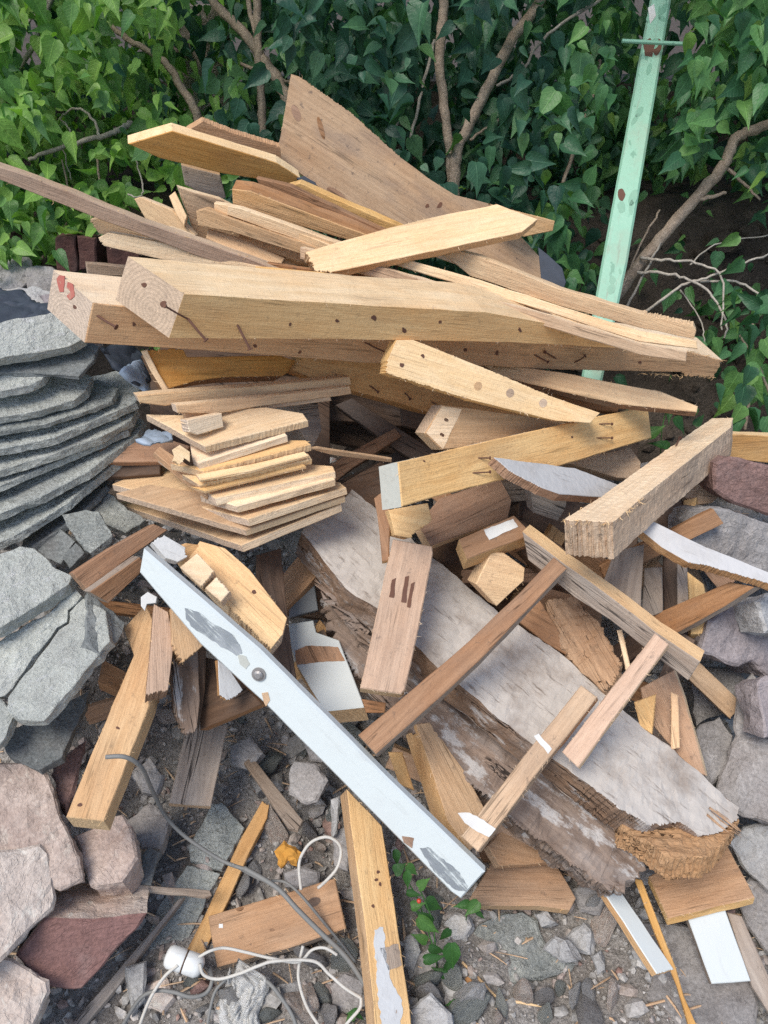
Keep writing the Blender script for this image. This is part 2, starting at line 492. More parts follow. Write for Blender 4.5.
def patch(parent, name, poly, mat, lift=.0006, th=.0004, label=None, amp=.0012, plane=None):
    PA, n, L = plane or o_plane[parent.name]
    pts = [on_plane(x, y, PA, n) for x, y in poly]
    Yv = n.cross(L); c = pts[0]
    lp = [Vector(((p - c).dot(L), (p - c).dot(Yv))) for p in pts]
    ar = sum(lp[i].x * lp[(i + 1) % len(lp)].y - lp[(i + 1) % len(lp)].x * lp[i].y for i in range(len(lp)))
    if ar < 0: lp = lp[::-1]
    lp = refine(lp, amp, {}, .006, random.Random(len(poly)))
    inv = parent.matrix_world.inverted()
    at = lambda p, z: inv @ (c + L * p.x + Yv * p.y + n * z)
    bm = bmesh.new()
    top = [bm.verts.new(at(p, lift + th)) for p in lp]
    bot = [bm.verts.new(at(p, lift - .0012)) for p in lp]
    bm.faces.new(top)
    for i in range(len(lp)):
        j = (i + 1) % len(lp)
        bm.faces.new((top[j], top[i], bot[i], bot[j]))
    o = link_mesh(name, bm, MATS[mat], parent)
    if label: o['label'] = label
    return o
def end_plane(o, a, b):
    """the plane of the sawn end whose front edge runs from pixel a to pixel b"""
    PA, n, L = o_plane[o.name]; th, ob = o_geo[o.name]
    p1, p2 = on_plane(a[0], a[1], PA, n), on_plane(b[0], b[1], PA, n)
    d = (-n * th - L * ob).normalized()
    m_ = d.cross((p2 - p1).normalized()).normalized()
    if m_.dot(p1 - CAM) > 0: m_ = -m_
    return p1, m_, d
def hole(parent, p, r=3.0, plane=None):
    """a nail hole with its rust stain, on the board's face"""
    rr = random.Random(int(p[0] * 3 + p[1])); k = 9
    a0 = rr.uniform(0, 3); ex = rr.uniform(1.0, 1.7); r *= rr.uniform(.55, .95)
    q = []
    for i in range(k):
        a = 6.283 * i / k; w_ = rr.uniform(.75, 1.25)
        x, y = r * ex * w_ * math.cos(a), r * w_ * math.sin(a)
        q.append((p[0] + x * math.cos(a0) - y * math.sin(a0), p[1] + x * math.sin(a0) + y * math.cos(a0)))
    return patch(parent, 'nail_hole', q, 'rust', lift=.0004, th=.0002, amp=.0004, plane=plane)

def blob(parent, name, p, rx, ry, ang, mat, lift=.0003):
    k = 14
    ca, sa = math.cos(ang), math.sin(ang)
    q = []
    for i in range(k):
        a = 6.2832 * i / k; w_ = 1 + .18 * noise.noise(Vector((p[0] + i, p[1], 0)))
        x, y = rx * w_ * math.cos(a), ry * w_ * math.sin(a)
        q.append((p[0] + x * ca - y * sa, p[1] + x * sa + y * ca))
    return patch(parent, name, q, mat, lift=lift, th=.0002, amp=.0005)
def fuzz(parent, segs, count, ln=(3, 9), r=.0006, mat='wood_pale', seed=1, out=None):
    """torn fibres standing off the sawn edges; segs are pixel segments on the face"""
    PA, n, L = o_plane[parent.name]
    rr = random.Random(seed); bm = bmesh.new()
    tot = sum(math.hypot(b[0] - a[0], b[1] - a[1]) for a, b in segs)
    inv = parent.matrix_world.inverted()
    for a, b in segs:
        d = math.hypot(b[0] - a[0], b[1] - a[1])
        for i in range(max(1, int(count * d / tot))):
            f = rr.random()
            p = on_plane(a[0] + (b[0] - a[0]) * f, a[1] + (b[1] - a[1]) * f, PA, n) - n * rr.uniform(0, .006)
            l_ = rr.uniform(*ln) * .0021
            dr = (Vector((rr.gauss(0, 1), rr.gauss(-.6, .6), rr.gauss(-.2, .8))) + L * rr.gauss(0, 1.4)).normalized()
            m_ = p + dr * l_ * .5 + Vector((rr.gauss(0, 1), rr.gauss(0, 1), rr.gauss(0, 1))) * l_ * .12
            q = rr.uniform(.5, 1.4) * r
            tube_bm(bm, [inv @ (p - dr * .002), inv @ m_, inv @ (p + dr * l_)], [q, q * .8, q * .3], 3)
    return link_mesh('splinters', bm, MATS[mat], parent)

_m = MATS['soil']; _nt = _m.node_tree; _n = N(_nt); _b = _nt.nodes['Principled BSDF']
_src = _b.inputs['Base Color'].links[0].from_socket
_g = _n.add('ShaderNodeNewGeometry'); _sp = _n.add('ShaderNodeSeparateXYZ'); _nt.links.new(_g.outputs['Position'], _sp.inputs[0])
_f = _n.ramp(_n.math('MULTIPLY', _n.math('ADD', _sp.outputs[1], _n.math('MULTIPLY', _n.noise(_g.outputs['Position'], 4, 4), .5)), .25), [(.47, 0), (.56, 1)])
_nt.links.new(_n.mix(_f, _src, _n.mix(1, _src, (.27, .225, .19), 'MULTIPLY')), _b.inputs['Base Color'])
# ================================================================== the timber pile
CAT.update(timber_beam='beam', plank='plank', board='board', offcut='offcut', batten='batten', lath='lath')
AUTO = {'wood_fresh', 'wood_pale', 'wood_gold', 'wood_amber', 'wood_tan', 'wood_pinkish', 'wood_sheet'}
def S(name, label, poly, ts, e, th, mat, **kw):
    o = slab(name, label, poly, ts, e, th, mat, **kw)
    if mat in AUTO and kw.get('parent') is None:
        segs = [(a, b) for a, b in zip(poly, poly[1:] + poly[:1]) if math.hypot(a[0] - b[0], a[1] - b[1]) > 14]
        per = sum(math.hypot(a[0] - b[0], a[1] - b[1]) for a, b in segs)
        if per > 70: fuzz(o, segs, int(per / 9), (1.2, 4.5), .00045, 'wood_pale', int(per))['kind'] = 'stuff'
    return o
# ---- top of the heap
sheet = S('board', 'wide weathered brown board with dark stains standing tilted at the very top of the heap',
  [(291,74),(300,77),(350,112),(400,157),(428,178),(455,195),(490,204),(520,236),(545,262),(541,290),(480,275),(360,215),(277,157)],
  ((284,115),1.93,(541,285),2.12), -2, .028, 'wood_sheet', side='wood_pale', jag={1:.002,2:.002,8:.006,9:.004})
for p in ((427,206),(440,205)): hole(sheet, p, 2.6)
blob(sheet, 'stain', (296,113), 9, 4, 1.2, 'wood_brown'); blob(sheet, 'stain', (321,128), 12, 2.5, 1.3, 'wood_brown'); blob(sheet, 'stain', (337,196), 13, 5, .7, 'wood_brown')
S('board', 'short brown board end jutting out behind the crossing pale plank beside the pole', [(490,204),(520,212),(555,221),(553,231),(524,237),(500,225)], (0,1.98,2,2.02), 0, .024, 'wood_tan')
S('tarp_scrap', 'dark blue plastic scrap draped at the lower end of the wide weathered board', [(538,247),(548,255),(562,268),(566,282),(562,293),(550,290),(541,278)], (0,1.93,4,1.93), 0, .003, 'tarp', cat='tarp scrap')
S('plank', 'orange toned plank seen from below with a pale diagonal cut end below the foliage',
  [(128,144),(172,131),(225,147),(277,163),(300,178),(291,184),(224,174),(159,158)], (0,1.72,5,1.88), 7.5, .032, 'wood_amber', side='wood_pale')
S('plank', 'pinkish rough plank lying directly behind the orange plank with the diagonal cut end',
  [(187,131),(203,121),(230,132),(280,147),(283,168),(235,158)], (0,1.83,3,1.9), 4, .03, 'wood_pinkish', jag={1:.0012,2:.0012})
S('offcut', 'small grey block with a dark stained end under the orange top plank', [(181,165),(220,175),(226,198),(219,200),(193,189),(185,185)], (0,1.84,1,1.87), 3, .05, 'wood_grey', side='wood_tan')
S('board', 'broad tan board with a pale sawn edge leaning among the upper laths', [(179,188),(222,200),(300,240),(310,262),(275,270),(232,252),(197,240)], ((180,200),1.69,(305,250),1.86), 2, .03, 'wood_tan', side='wood_pale')
S('batten', 'narrow brown edged batten lying across the broad tan board', [(196,211),(205,209),(233,219),(312,246),(330,256),(326,264),(303,255),(232,232),(198,226)], (0,1.66,5,1.70), 3.5, .03, 'wood_tan')
S('plank', 'grey brown plank with a dark nail hole at its blunt end in the upper bundle', [(232,189),(250,191),(330,221),(385,242),(382,250),(320,232),(233,207)], (0,1.67,3,1.74), 10, .055, 'wood_tan', side='wood_brown')
S('batten', 'pale cream batten sandwiched below the grey brown plank in the upper bundle', [(228,206),(240,208),(330,240),(392,263),(388,270),(300,241),(227,215)], (0,1.66,3,1.69), 3, .02, 'wood_pale')
S('batten', 'yellowish batten squeezed against the foot of the wide weathered board', [(288,186),(300,183),(345,203),(405,229),(402,237),(350,219),(290,197)], (0,1.76,3,1.8), 4, .025, 'wood_fresh')
S('tarp_scrap', 'crumpled dark plastic scrap under the lower corner of the wide weathered board', [(296,178),(304,176),(315,182),(318,188),(305,187)], (0,1.78,3,1.78), 0, .004, 'tarp', cat='tarp scrap')
S('plank', 'pale plank laid crosswise over the upper bundle with one splintered end',
  [(305,252),(345,240),(420,220),(497,204),(538,219),(522,232),(400,258),(332,272),(316,271)], ((312,262),1.58,(530,220),1.68), -6, .024, 'wood_pale', side='wood_tan', jag={8:.005,7:.005}, amp=.0014)
pb = S('plank', 'long pale plank with a slanted pointed end leaving the upper bundle towards the hedge', [(430,243),(480,257),(560,289),(640,313),(693,325),(696,331),(694,339),(640,328),(560,306),(470,276)], (0,1.70,5,1.60), 3, .022, 'wood_fresh', jag={3:.003})
S('plank', 'long cream plank running just above the dark gap of the upper bundle', [(385,262),(402,258),(480,280),(560,306),(640,331),(697,341),(698,349),(640,342),(560,316),(480,291)], (0,1.66,6,1.565), 0, .018, 'wood_pale')
S('plank', 'long brown edged plank lowest in the upper bundle and resting on the front beam', [(300,247),(375,266),(480,296),(560,319),(640,344),(687,352),(686,362),(640,355),(560,331),(480,307),(372,277),(300,259)], (0,1.64,6,1.545), 2, .03, 'wood_tan', side='wood_pale')
S('lath', 'very long thin lath sticking far out of the heap towards the hedge', [(-60,144),(0,167),(34,178),(143,222),(245,257),(285,272),(280,281),(200,257),(91,216),(0,180),(-60,158)], (0,1.42,5,1.62), 4.5, .028, 'wood_pinkish', side='wood_tan')
S('plank', 'thin pale split plank with a ragged end just under the very long lath', [(90,220),(98,218),(150,233),(185,243),(215,258),(160,250),(99,233)], (0,1.57,4,1.64), 2, .02, 'wood_fresh', jag={6:.004})
S('plank', 'pale split batten with a knotty end above the painted beam end', [(98,238),(108,233),(165,243),(240,262),(300,275),(240,274),(200,268),(104,246)], (0,1.555,4,1.62), 3, .03, 'wood_pale', jag={7:.003})
S('plank', 'short two toned plank end behind the very long lath', [(134,199),(140,197),(172,210),(195,235),(190,243),(178,236),(147,222)], (0,1.70,4,1.72), 3, .02, 'wood_fresh', side='wood_pale')
S('lath', 'narrow upright splinter of board beside the broad tan board', [(169,196),(175,191),(187,216),(184,226),(176,214)], (0,1.68,3,1.69), 0, .02, 'wood_fresh')
S('plank', 'thin board end lying behind the beam with red paint', [(86,263),(132,267),(150,276),(88,276)], (0,1.62,1,1.66), 2, .02, 'wood_tan')

for lab, poly, ts, e, th, mat in (
  ('thin pale lath between the grey brown plank and the broad tan board', [(214,203),(226,205),(300,233),(372,262),(368,268),(292,243),(214,211)], (0,1.675,4,1.69), 3, .018, 'wood_pale'),
  ('orange shaded board under the pale cream batten', [(240,224),(310,246),(360,262),(352,270),(300,262),(238,240)], (0,1.72,2,1.75), -4, .02, 'wood_amber'),
  ('rough brown board wedged beneath the yellowish batten', [(256,178),(290,186),(345,212),(395,236),(388,244),(330,222),(262,192)], (0,1.73,3,1.77), 3, .02, 'wood_brown'),
  ('pale sliver of board poking out above the thin split plank', [(150,228),(172,228),(230,252),(250,262),(226,262),(170,244)], (0,1.60,3,1.64), 2, .012, 'wood_pale'),
  ('short tan slat crossing behind the narrow brown edged batten', [(208,228),(236,236),(285,258),(280,266),(230,250),(206,238)], (0,1.70,3,1.72), -3, .018, 'wood_gold'),
  ('brown slat lying just above the front beam near its nail holes', [(215,254),(260,262),(330,272),(390,280),(388,285),(310,280),(216,262)], (0,1.60,3,1.66), 2, .015, 'wood_brown'),
  ('cream slat resting along the top of the front beam', [(255,268),(320,274),(420,290),(452,300),(440,303),(330,284),(256,275)], (0,1.56,3,1.60), 2, .012, 'wood_fresh'),
  ('narrow pale slat behind the crossing pale plank', [(400,236),(440,248),(520,276),(590,300),(586,306),(500,280),(398,244)], (0,1.72,3,1.68), 2, .016, 'wood_pale'),
  ('golden slat deep beneath the long brown edged plank', [(330,272),(420,292),(520,318),(516,326),(410,303),(330,281)], (0,1.66,2,1.62), -3, .016, 'wood_gold')):
    S('lath', lab, poly, ts, e, th, mat)
# ---- the two big beams
b1 = S('timber_beam', 'heavy orange beam with red paint marks on its sawn end and a broken far end',
  [(93,303),(360,331),(600,343),(690,352),(723,361),(714,378),(690,376),(680,372),(560,370),(492,366),(360,363),(250,354),(166,348),(85,343)],
  ((88,323),1.36,(715,368),1.95), 26, .115, 'wood_amber', side='wood_pale', jag={4:.012,5:.008,6:.006}, oblique=.062)
nail(b1, (98,316), (116,327), .03, .0022)
for a, c in (((366,343),(385,352)),((535,355),(548,362)),((555,358),(545,352)),((575,362),(585,356))): nail(b1, a, c, .018, .0017)
for p in ((134,324),(255,346),(300,352),(430,352),(465,350),(497,353),(640,362)): hole(b1, p, 2.2)
b2 = S('timber_beam', 'heavy pale front beam with bent rusty nails along its face',
  [(184,294),(360,305),(485,312),(560,326),(640,350),(600,347),(510,342),(340,339),(169,338)],
  ((176,316),1.27,(640,350),1.74), 29, .125, 'wood_fresh', side='wood_pale', jag={3:.004}, oblique=.070)
for a, c in (((188,319),(206,340)),((238,326),(250,349))): nail(b2, a, c, .03, .0022)
nail(b2, (188,319), (165,306), .012, .0016)
for p in ((290,324),(337,321),(374,318),(440,322),(404,330),(520,330)): hole(b2, p, 2.4)
fuzz(b1, [((714,378),(690,376)),((690,376),(640,374)),((723,361),(690,352))], 70, (3,8), .0008, 'wood_fresh', 7)['kind'] = 'stuff'
ep = end_plane(b2, (184,294), (169,338))
hole(b2, (144,285), 3, ep); hole(b2, (163,304), 4, ep)
ep = end_plane(b1, (93,303), (85,343))
for q in ([(57,279),(60,275),(65,276),(64,292),(60,292)], [(68,282),(73,284),(75,296),(70,300),(67,296),(71,292),(67,287)]): patch(b1, 'red_mark', q, 'red_paint', plane=ep)
hole(b1, (75,307), 2.6, ep)

b3 = S('plank', 'wide tan plank with a whitish broken edge directly under the painted beam', [(147,350),(183,349),(187,357),(279,355),(300,362),(283,376),(224,377),(195,381),(168,389),(158,372)], ((150,365),1.47,(290,365),1.62), -6, .05, 'wood_amber', side='wood_brown', jag={0:.003})
S('batten', 'whitish split batten edge at the end of the wide tan plank', [(141,351),(147,350),(158,372),(169,390),(163,391),(150,370)], (0,1.45,3,1.48), 0, .02, 'wood_pale')
b4 = S('timber_beam', 'orange beam bristling with nails slanting down below the big beams', [(304,355),(400,358),(470,372),(560,402),(610,424),(560,428),(470,420),(429,412),(400,403),(332,385),(293,370)], ((300,362),1.60,(590,420),1.95), -4, .07, 'wood_amber', jag={10:.004})
for a, c in (((336,375),(342,386)),((370,386),(378,392)),((405,393),(410,399)),((432,402),(440,408))): nail(b4, a, c, .015, .0015)
S('plank', 'pale plank with a tapered tip poking out under the beams towards the hedge', [(480,362),(560,372),(620,384),(660,391),(698,406),(697,412),(620,404),(560,391),(500,376)], (0,1.78,4,1.66), -5, .03, 'wood_fresh', side='wood_brown')
S('plank', 'short brown plank tucked beneath the pale tapered plank', [(520,378),(565,386),(620,404),(618,412),(590,409),(535,393)], (0,1.84,2,1.8), -4, .02, 'wood_brown')
b5 = S('timber_beam', 'tapering beam with a pale square end showing two nail holes', [(397,340),(413,340),(482,367),(550,396),(600,413),(590,423),(557,421),(475,401),(386,373),(388,360)], ((392,356),1.46,(595,418),1.60), -3, .05, 'wood_pale', side='wood_fresh', jag={8:.003,7:.0015,2:.001})
for p in ((402,365),(423,356)): hole(b5, p, 2.4)
for q in ((478,386),(510,393),(543,403)): blob(b5, 'worn_spot', q, 4, 4.5, .4, 'wood_torn')
b6 = S('timber_beam', 'thick beam end with two nail holes wedged behind the pale diagonal beam', [(425,433),(442,405),(492,411),(560,422),(590,428),(505,443),(442,450)], ((433,428),1.56,(585,430),1.70), 0, .05, 'wood_tan', side='wood_pale')
patch(b6, 'sawn_end', [(426,433),(442,406),(462,409),(443,449)], 'wood_pale', lift=.0003, th=.0003)
for p in ((446,420),(442,435)): hole(b6, p, 2.4)
S('offcut', 'tan beam end emerging under the pale diagonal beam near the steep beam', [(565,462),(630,447),(641,462),(640,479),(618,478)], (0,1.8,2,1.84), -3, .06, 'wood_tan')
b7 = S('timber_beam', 'clean pale beam slanting upwards across the middle with a grey green painted end', [(398,462),(500,438),(600,416),(648,406),(652,438),(560,466),(445,494),(402,507)], ((400,485),1.34,(650,422),1.80), 1, .06, 'wood_fresh', side='paint_end', bevel=.002)
for a, c in (((600,424),(612,424)),((598,438),(612,438)),((479,458),(490,458)),((474,473),(490,472))): nail(b7, a, c, .014, .0014)
for p in ((424,461),(572,437)): hole(b7, p, 1.6)
b8 = S('timber_beam', 'steep beam pointing at the viewer with a rough torn end', [(564,519),(599,498),(653,459),(712,418),(733,418),(731,427),(641,498),(613,522)], ((590,520),1.36,(732,420),1.86), -26, .07, 'wood_pale', side='wood_torn', jag={7:.006}, bevel=.002, dens=.009, disp=.0022, dscale=130)
fuzz(b8, [((564,519),(613,522)),((564,519),(599,498)),((613,522),(641,498))], 60, (3,8), .0008, 'wood_pale', 8)['kind'] = 'stuff'
nail(b8, (676,446), (680,438), .012, .0018)
S('batten', 'whitewashed board with a brown broken edge lying under the steep beam', [(494,457),(530,462),(575,468),(622,486),(604,497),(560,494),(543,488),(510,471)], (0,1.44,4,1.55), -9, .022, 'wash_grey', side='wood_brown', jag={6:.0018,7:.0018}, dens=.008, disp=.0009, dscale=110)
S('board', 'whitewashed board with a splintered tip reaching out over the grey rocks', [(636,526),(653,521),(706,547),(768,572),(800,584),(796,596),(768,583),(706,565),(688,562),(662,547)], (0,1.52,4,1.48), -7, .022, 'wash_pale', side='wood_splint', jag={6:.002,7:.002}, dens=.008, disp=.001, dscale=110)
S('offcut', 'small dark grey block hanging under the whitewashed board', [(530,487),(567,500),(566,508),(558,521),(534,513)], (0,1.6,1,1.62), 3, .05, 'wood_grey')

# ---- stack of sawn boards
def stk(label, poly, ts, e, mat='wood_pale', th=.017, **kw):
    e *= .9
    return S('plank', label, poly, ts, e, th, mat, group='short sawn boards stacked in the middle of the heap', side='wood_pale', **kw)
stk('long narrow board forming the top of the short board stack', [(137,396),(160,393),(250,387),(350,377),(352,385),(250,396),(165,406),(140,403)], ((138,400),1.42,(350,382),1.62), 4, 'wood_fresh', .035)
stk('narrow board second from the top of the short board stack', [(176,405),(290,394),(350,386),(352,394),(250,408),(216,414),(178,413)], ((177,409),1.41,(350,390),1.6), 3, 'wood_gold', .03)
S('offcut', 'tiny chunky offcut lying on the stacked boards under the narrow board', [(187,420),(222,413),(224,427),(198,435),(189,432)], (3,1.40,2,1.43), 3, .03, 'wood_pale', jag={4:.0016})
stk('wide board with a bright top face near the top of the stack', [(146,414),(180,415),(266,407),(303,413),(308,420),(205,446)], (5,1.40,4,1.47), -8, jag={4:.0012})
stk('short slanted board beneath the bright topped board in the stack', [(190,444),(206,449),(284,431),(287,435),(198,463),(192,458)], (4,1.41,3,1.46), -8)
stk('thin ledge board midway down the stack', [(170,463),(198,466),(290,440),(306,440),(311,444),(204,471)], (5,1.415,4,1.475), -8, 'wood_fresh', jag={4:.0012})
stk('rough edged board midway down the stack', [(182,474),(195,475),(280,456),(308,453),(312,459),(200,485)], (5,1.42,4,1.48), -6, jag={4:.0016})
stk('very thin slip of board midway down the stack', [(190,486),(203,487),(303,463),(306,466),(205,491)], (4,1.425,3,1.48), -3, 'wood_fresh', .01)
stk('long board with a brown upper face in the lower stack', [(157,456),(200,470),(300,463),(333,466),(335,471),(215,498)], (5,1.43,4,1.5), -9, 'wood_fresh')
stk('square ended board just below the long brown faced board in the stack', [(200,495),(230,490),(330,474),(335,479),(237,506)], (4,1.435,3,1.5), -8)
stk('broad board with a scratched top face second from the bottom of the stack', [(112,484),(157,465),(230,470),(340,482),(346,487),(248,519)], (5,1.44,4,1.53), -9, 'wood_fresh')
stk('dark edged broad board between the two lowest stack boards', [(116,493),(150,484),(245,500),(342,492),(345,496),(246,530)], (5,1.455,4,1.54), -7, 'wood_tan', .016)
stk('lowest broad board of the stack resting above the white trim', [(117,503),(140,496),(250,500),(335,500),(341,504),(241,545)], (5,1.465,4,1.55), -9, 'wood_fresh')
S('lath', 'thin sliver of lath sticking out of the stack into the dark hollow', [(309,449),(318,448),(392,459),(392,463),(330,455)], (0,1.50,2,1.60), 2, .006, 'wood_tan')
S('offcut', 'splintered pale chip dangling at the corner of the stack', [(172,450),(180,445),(190,452),(190,462),(184,458),(180,465),(172,462),(174,456)], (0,1.39,3,1.40), 0, .012, 'wood_pale', jag={4:.004,5:.004})
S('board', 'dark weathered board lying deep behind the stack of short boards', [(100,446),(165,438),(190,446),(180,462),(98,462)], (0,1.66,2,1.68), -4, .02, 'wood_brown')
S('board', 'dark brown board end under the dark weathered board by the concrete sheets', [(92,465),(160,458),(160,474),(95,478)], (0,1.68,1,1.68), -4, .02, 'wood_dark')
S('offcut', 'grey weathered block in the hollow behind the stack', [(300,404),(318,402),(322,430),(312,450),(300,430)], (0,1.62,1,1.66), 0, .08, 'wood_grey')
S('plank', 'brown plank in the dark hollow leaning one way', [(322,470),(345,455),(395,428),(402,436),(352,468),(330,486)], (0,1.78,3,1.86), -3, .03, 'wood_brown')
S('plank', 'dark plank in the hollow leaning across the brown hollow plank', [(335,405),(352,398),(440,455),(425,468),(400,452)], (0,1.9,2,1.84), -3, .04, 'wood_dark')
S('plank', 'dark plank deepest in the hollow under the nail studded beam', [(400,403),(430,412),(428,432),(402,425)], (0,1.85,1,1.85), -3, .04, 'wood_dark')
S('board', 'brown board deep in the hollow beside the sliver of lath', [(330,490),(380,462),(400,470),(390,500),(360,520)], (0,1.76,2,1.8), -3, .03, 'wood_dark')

for lab, poly, ts, e, th, mat in (
  ('thin slip of board peeping out under the narrow board at the stack top', [(182,413),(260,404),(330,396),(332,401),(262,410),(186,419)], (0,1.43,2,1.58), 2, .012, 'wood_tan'),
  ('warped slip of board on the rough edged board in the stack', [(196,474),(250,464),(304,451),(309,455),(252,470),(200,480)], (0,1.415,2,1.475), -3, .008, 'wood_pale'),
  ('brown slip of board behind the long brown faced stack board', [(160,446),(196,470),(214,492),(208,496),(184,478),(154,452)], (0,1.47,3,1.45), -4, .014, 'wood_pinkish')):
    S('lath', lab, poly, ts, e, th, mat)
# ---- deep timbers added behind the heap to keep light out of the hollow
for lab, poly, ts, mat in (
  ('long dark light-blocking beam added deep inside the heap behind the nail studded beam', [(250,372),(520,400),(640,440),(636,470),(510,436),(245,412)], (0,1.98,3,2.05), 'wood_dark'),
  ('dark light-blocking board added deep in the heap behind the tapering beam', [(330,395),(480,420),(476,470),(326,440)], (0,2.06,2,2.04), 'wood_dark'),
  ('deep brown light-blocking plank added across the bottom of the dark hollow', [(300,500),(420,440),(432,462),(318,530)], (0,1.92,2,1.96), 'wood_dark'),
  ('dark broad light-blocking board added far back under the big beams', [(160,345),(420,352),(420,372),(160,372)], (0,1.85,2,1.92), 'wood_dark'),
  ('dark light-blocking sheet of wood added behind the stack of short boards', [(150,372),(330,372),(330,470),(150,470)], (0,1.84,2,1.88), 'wood_dark'),
  ('dark light-blocking beam added in shadow behind the steep beam', [(470,470),(640,520),(636,560),(466,510)], (0,1.86,2,1.84), 'wood_dark'),
  ('dark light-blocking plank added in shadow under the paper sticker block', [(420,545),(470,520),(540,600),(520,625),(470,590)], (0,1.76,3,1.74), 'wood_dark')):
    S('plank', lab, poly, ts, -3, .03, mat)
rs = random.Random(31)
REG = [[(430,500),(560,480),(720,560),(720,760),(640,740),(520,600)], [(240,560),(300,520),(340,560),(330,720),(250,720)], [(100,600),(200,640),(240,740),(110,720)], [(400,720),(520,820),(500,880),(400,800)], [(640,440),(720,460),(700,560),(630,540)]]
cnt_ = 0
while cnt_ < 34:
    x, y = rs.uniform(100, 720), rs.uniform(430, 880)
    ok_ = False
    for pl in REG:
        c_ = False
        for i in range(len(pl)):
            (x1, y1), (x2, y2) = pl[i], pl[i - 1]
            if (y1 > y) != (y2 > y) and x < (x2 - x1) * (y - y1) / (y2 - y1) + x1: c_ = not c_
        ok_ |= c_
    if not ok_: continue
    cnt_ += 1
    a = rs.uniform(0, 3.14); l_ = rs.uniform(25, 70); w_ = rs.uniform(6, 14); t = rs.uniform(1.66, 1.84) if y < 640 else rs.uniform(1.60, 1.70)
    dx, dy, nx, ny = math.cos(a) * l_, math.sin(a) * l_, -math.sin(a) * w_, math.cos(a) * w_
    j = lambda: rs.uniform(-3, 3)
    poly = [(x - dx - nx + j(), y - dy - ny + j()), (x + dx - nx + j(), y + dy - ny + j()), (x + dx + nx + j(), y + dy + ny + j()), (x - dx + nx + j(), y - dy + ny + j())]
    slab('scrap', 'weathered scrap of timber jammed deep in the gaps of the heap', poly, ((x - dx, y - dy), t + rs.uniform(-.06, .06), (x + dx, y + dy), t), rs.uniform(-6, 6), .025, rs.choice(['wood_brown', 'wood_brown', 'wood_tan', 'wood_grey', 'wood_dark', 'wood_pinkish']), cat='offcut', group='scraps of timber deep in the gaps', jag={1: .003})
# ---- white painted trim
w1 = S('trim_board', 'long glossy white painted trim board with grey scuffs lying diagonally in front', [(143,549),(260,650),(386,777),(485,873),(461,900),(451,893),(382,823),(262,702),(200,645),(139,573)],
  ((141,560),1.30,(472,886),1.36), 6.5, .022, 'paint_white', cat='trim board', bevel=.004, amp=.0006, side='paint_board')
patch(w1, 'grey_scuff', [(185,608),(198,612),(216,625),(234,635),(241,648),(242,653),(236,655),(224,648),(206,636),(191,626),(186,619)], 'scuff', amp=.0025)
patch(w1, 'grey_scuff', [(238,655),(246,656),(250,664),(246,669),(240,664)], 'paint_end', amp=.002)
patch(w1, 'grey_scuff', [(420,848),(428,847),(457,870),(468,886),(466,891),(455,889),(434,871)], 'scuff', amp=.0025)
patch(w1, 'chipped_spot', [(262,693),(268,692),(270,700),(266,706)], 'wood_tan'); patch(w1, 'chipped_spot', [(402,836),(414,838),(412,848),(404,842)], 'wood_brown')
PA, n, L = o_plane[w1.name]
bm = bmesh.new()
c0 = on_plane(259, 674, PA, n)
tube_bm(bm, [local(w1, c0 - n*.002), local(w1, c0 + n*.003)], .0125, 18)
tube_bm(bm, [local(w1, c0 + n*.002), local(w1, c0 + n*.006), local(w1, c0 + n*.0085)], [.0085, .0085, .005], 14)
link_mesh('screw', bm, MATS['steel'], w1)
S('plaster_chunk', 'crumpled white chunk of plaster behind the upper end of the white trim', [(152,542),(164,535),(185,547),(187,557),(178,562),(166,558)], (0,1.38,3,1.4), -4, .03, 'paper', cat='plaster chunk', jag={0:.003,2:.003})
S('paper_scrap', 'torn white paper scrap hanging below the upper end of the white trim', [(141,597),(148,592),(157,597),(156,603),(147,604),(145,611),(141,606)], (0,1.34,4,1.34), 0, .003, 'paper', cat='paper scrap')

# ---- lower area, brown timbers
S('plank', 'brown plank with a round knot lying above the white edged plank by the concrete', [(72,573),(112,547),(154,524),(168,530),(87,589)], ((80,581),1.46,(160,527),1.56), 2, .03, 'wood_brown')
S('plank', 'brown plank with a whitish upper edge beside the end of the white trim', [(90,592),(140,557),(148,566),(109,603)], ((100,598),1.44,(143,562),1.5), 6, .03, 'wood_brown', side='wood_grey')
l1 = S('timber_beam', 'square golden beam slanting down to the pink stones with its cut end towards the viewer', [(66,817),(91,755),(134,655),(124,628),(146,604),(162,640),(152,700),(130,754),(104,821)], ((85,819),1.30,(146,630),1.52), -9, .06, 'wood_gold', side='wood_fresh')
for p in ((80,805),(118,728)): hole(l1, p, 1.8)
S('offcut', 'weathered pinkish post stub standing under the white trim', [(154,604),(168,612),(174,640),(168,690),(146,695),(150,655)], ((155,612),1.44,(157,692),1.38), -2, .06, 'wood_pinkish', side='wood_brown', jag={3:.003})
S('offcut', 'tan broken chunk tucked under the white trim next to the pinkish stub', [(172,606),(204,645),(196,652),(182,662),(172,645)], (0,1.42,3,1.4), -4, .06, 'wood_tan', jag={3:.004,2:.003})
S('offcut', 'dark rotten post with crumbling lower end under the white trim', [(170,655),(198,650),(200,700),(197,728),(186,735),(176,712)], ((180,655),1.48,(188,728),1.46), -4, .06, 'wood_rot', jag={3:.006,4:.006})
S('panel', 'dark brown framed panel corner lying under the middle of the white trim', [(199,656),(217,660),(240,682),(262,704),(200,730)], (4,1.50,3,1.47), -4, .03, 'wood_dark', side='wood_brown', cat='panel')
S('offcut', 'narrow brown post stub between the rotten post and the dark panel', [(196,640),(206,648),(205,690),(198,735),(195,690)], (0,1.5,3,1.5), 0, .03, 'wood_dark')
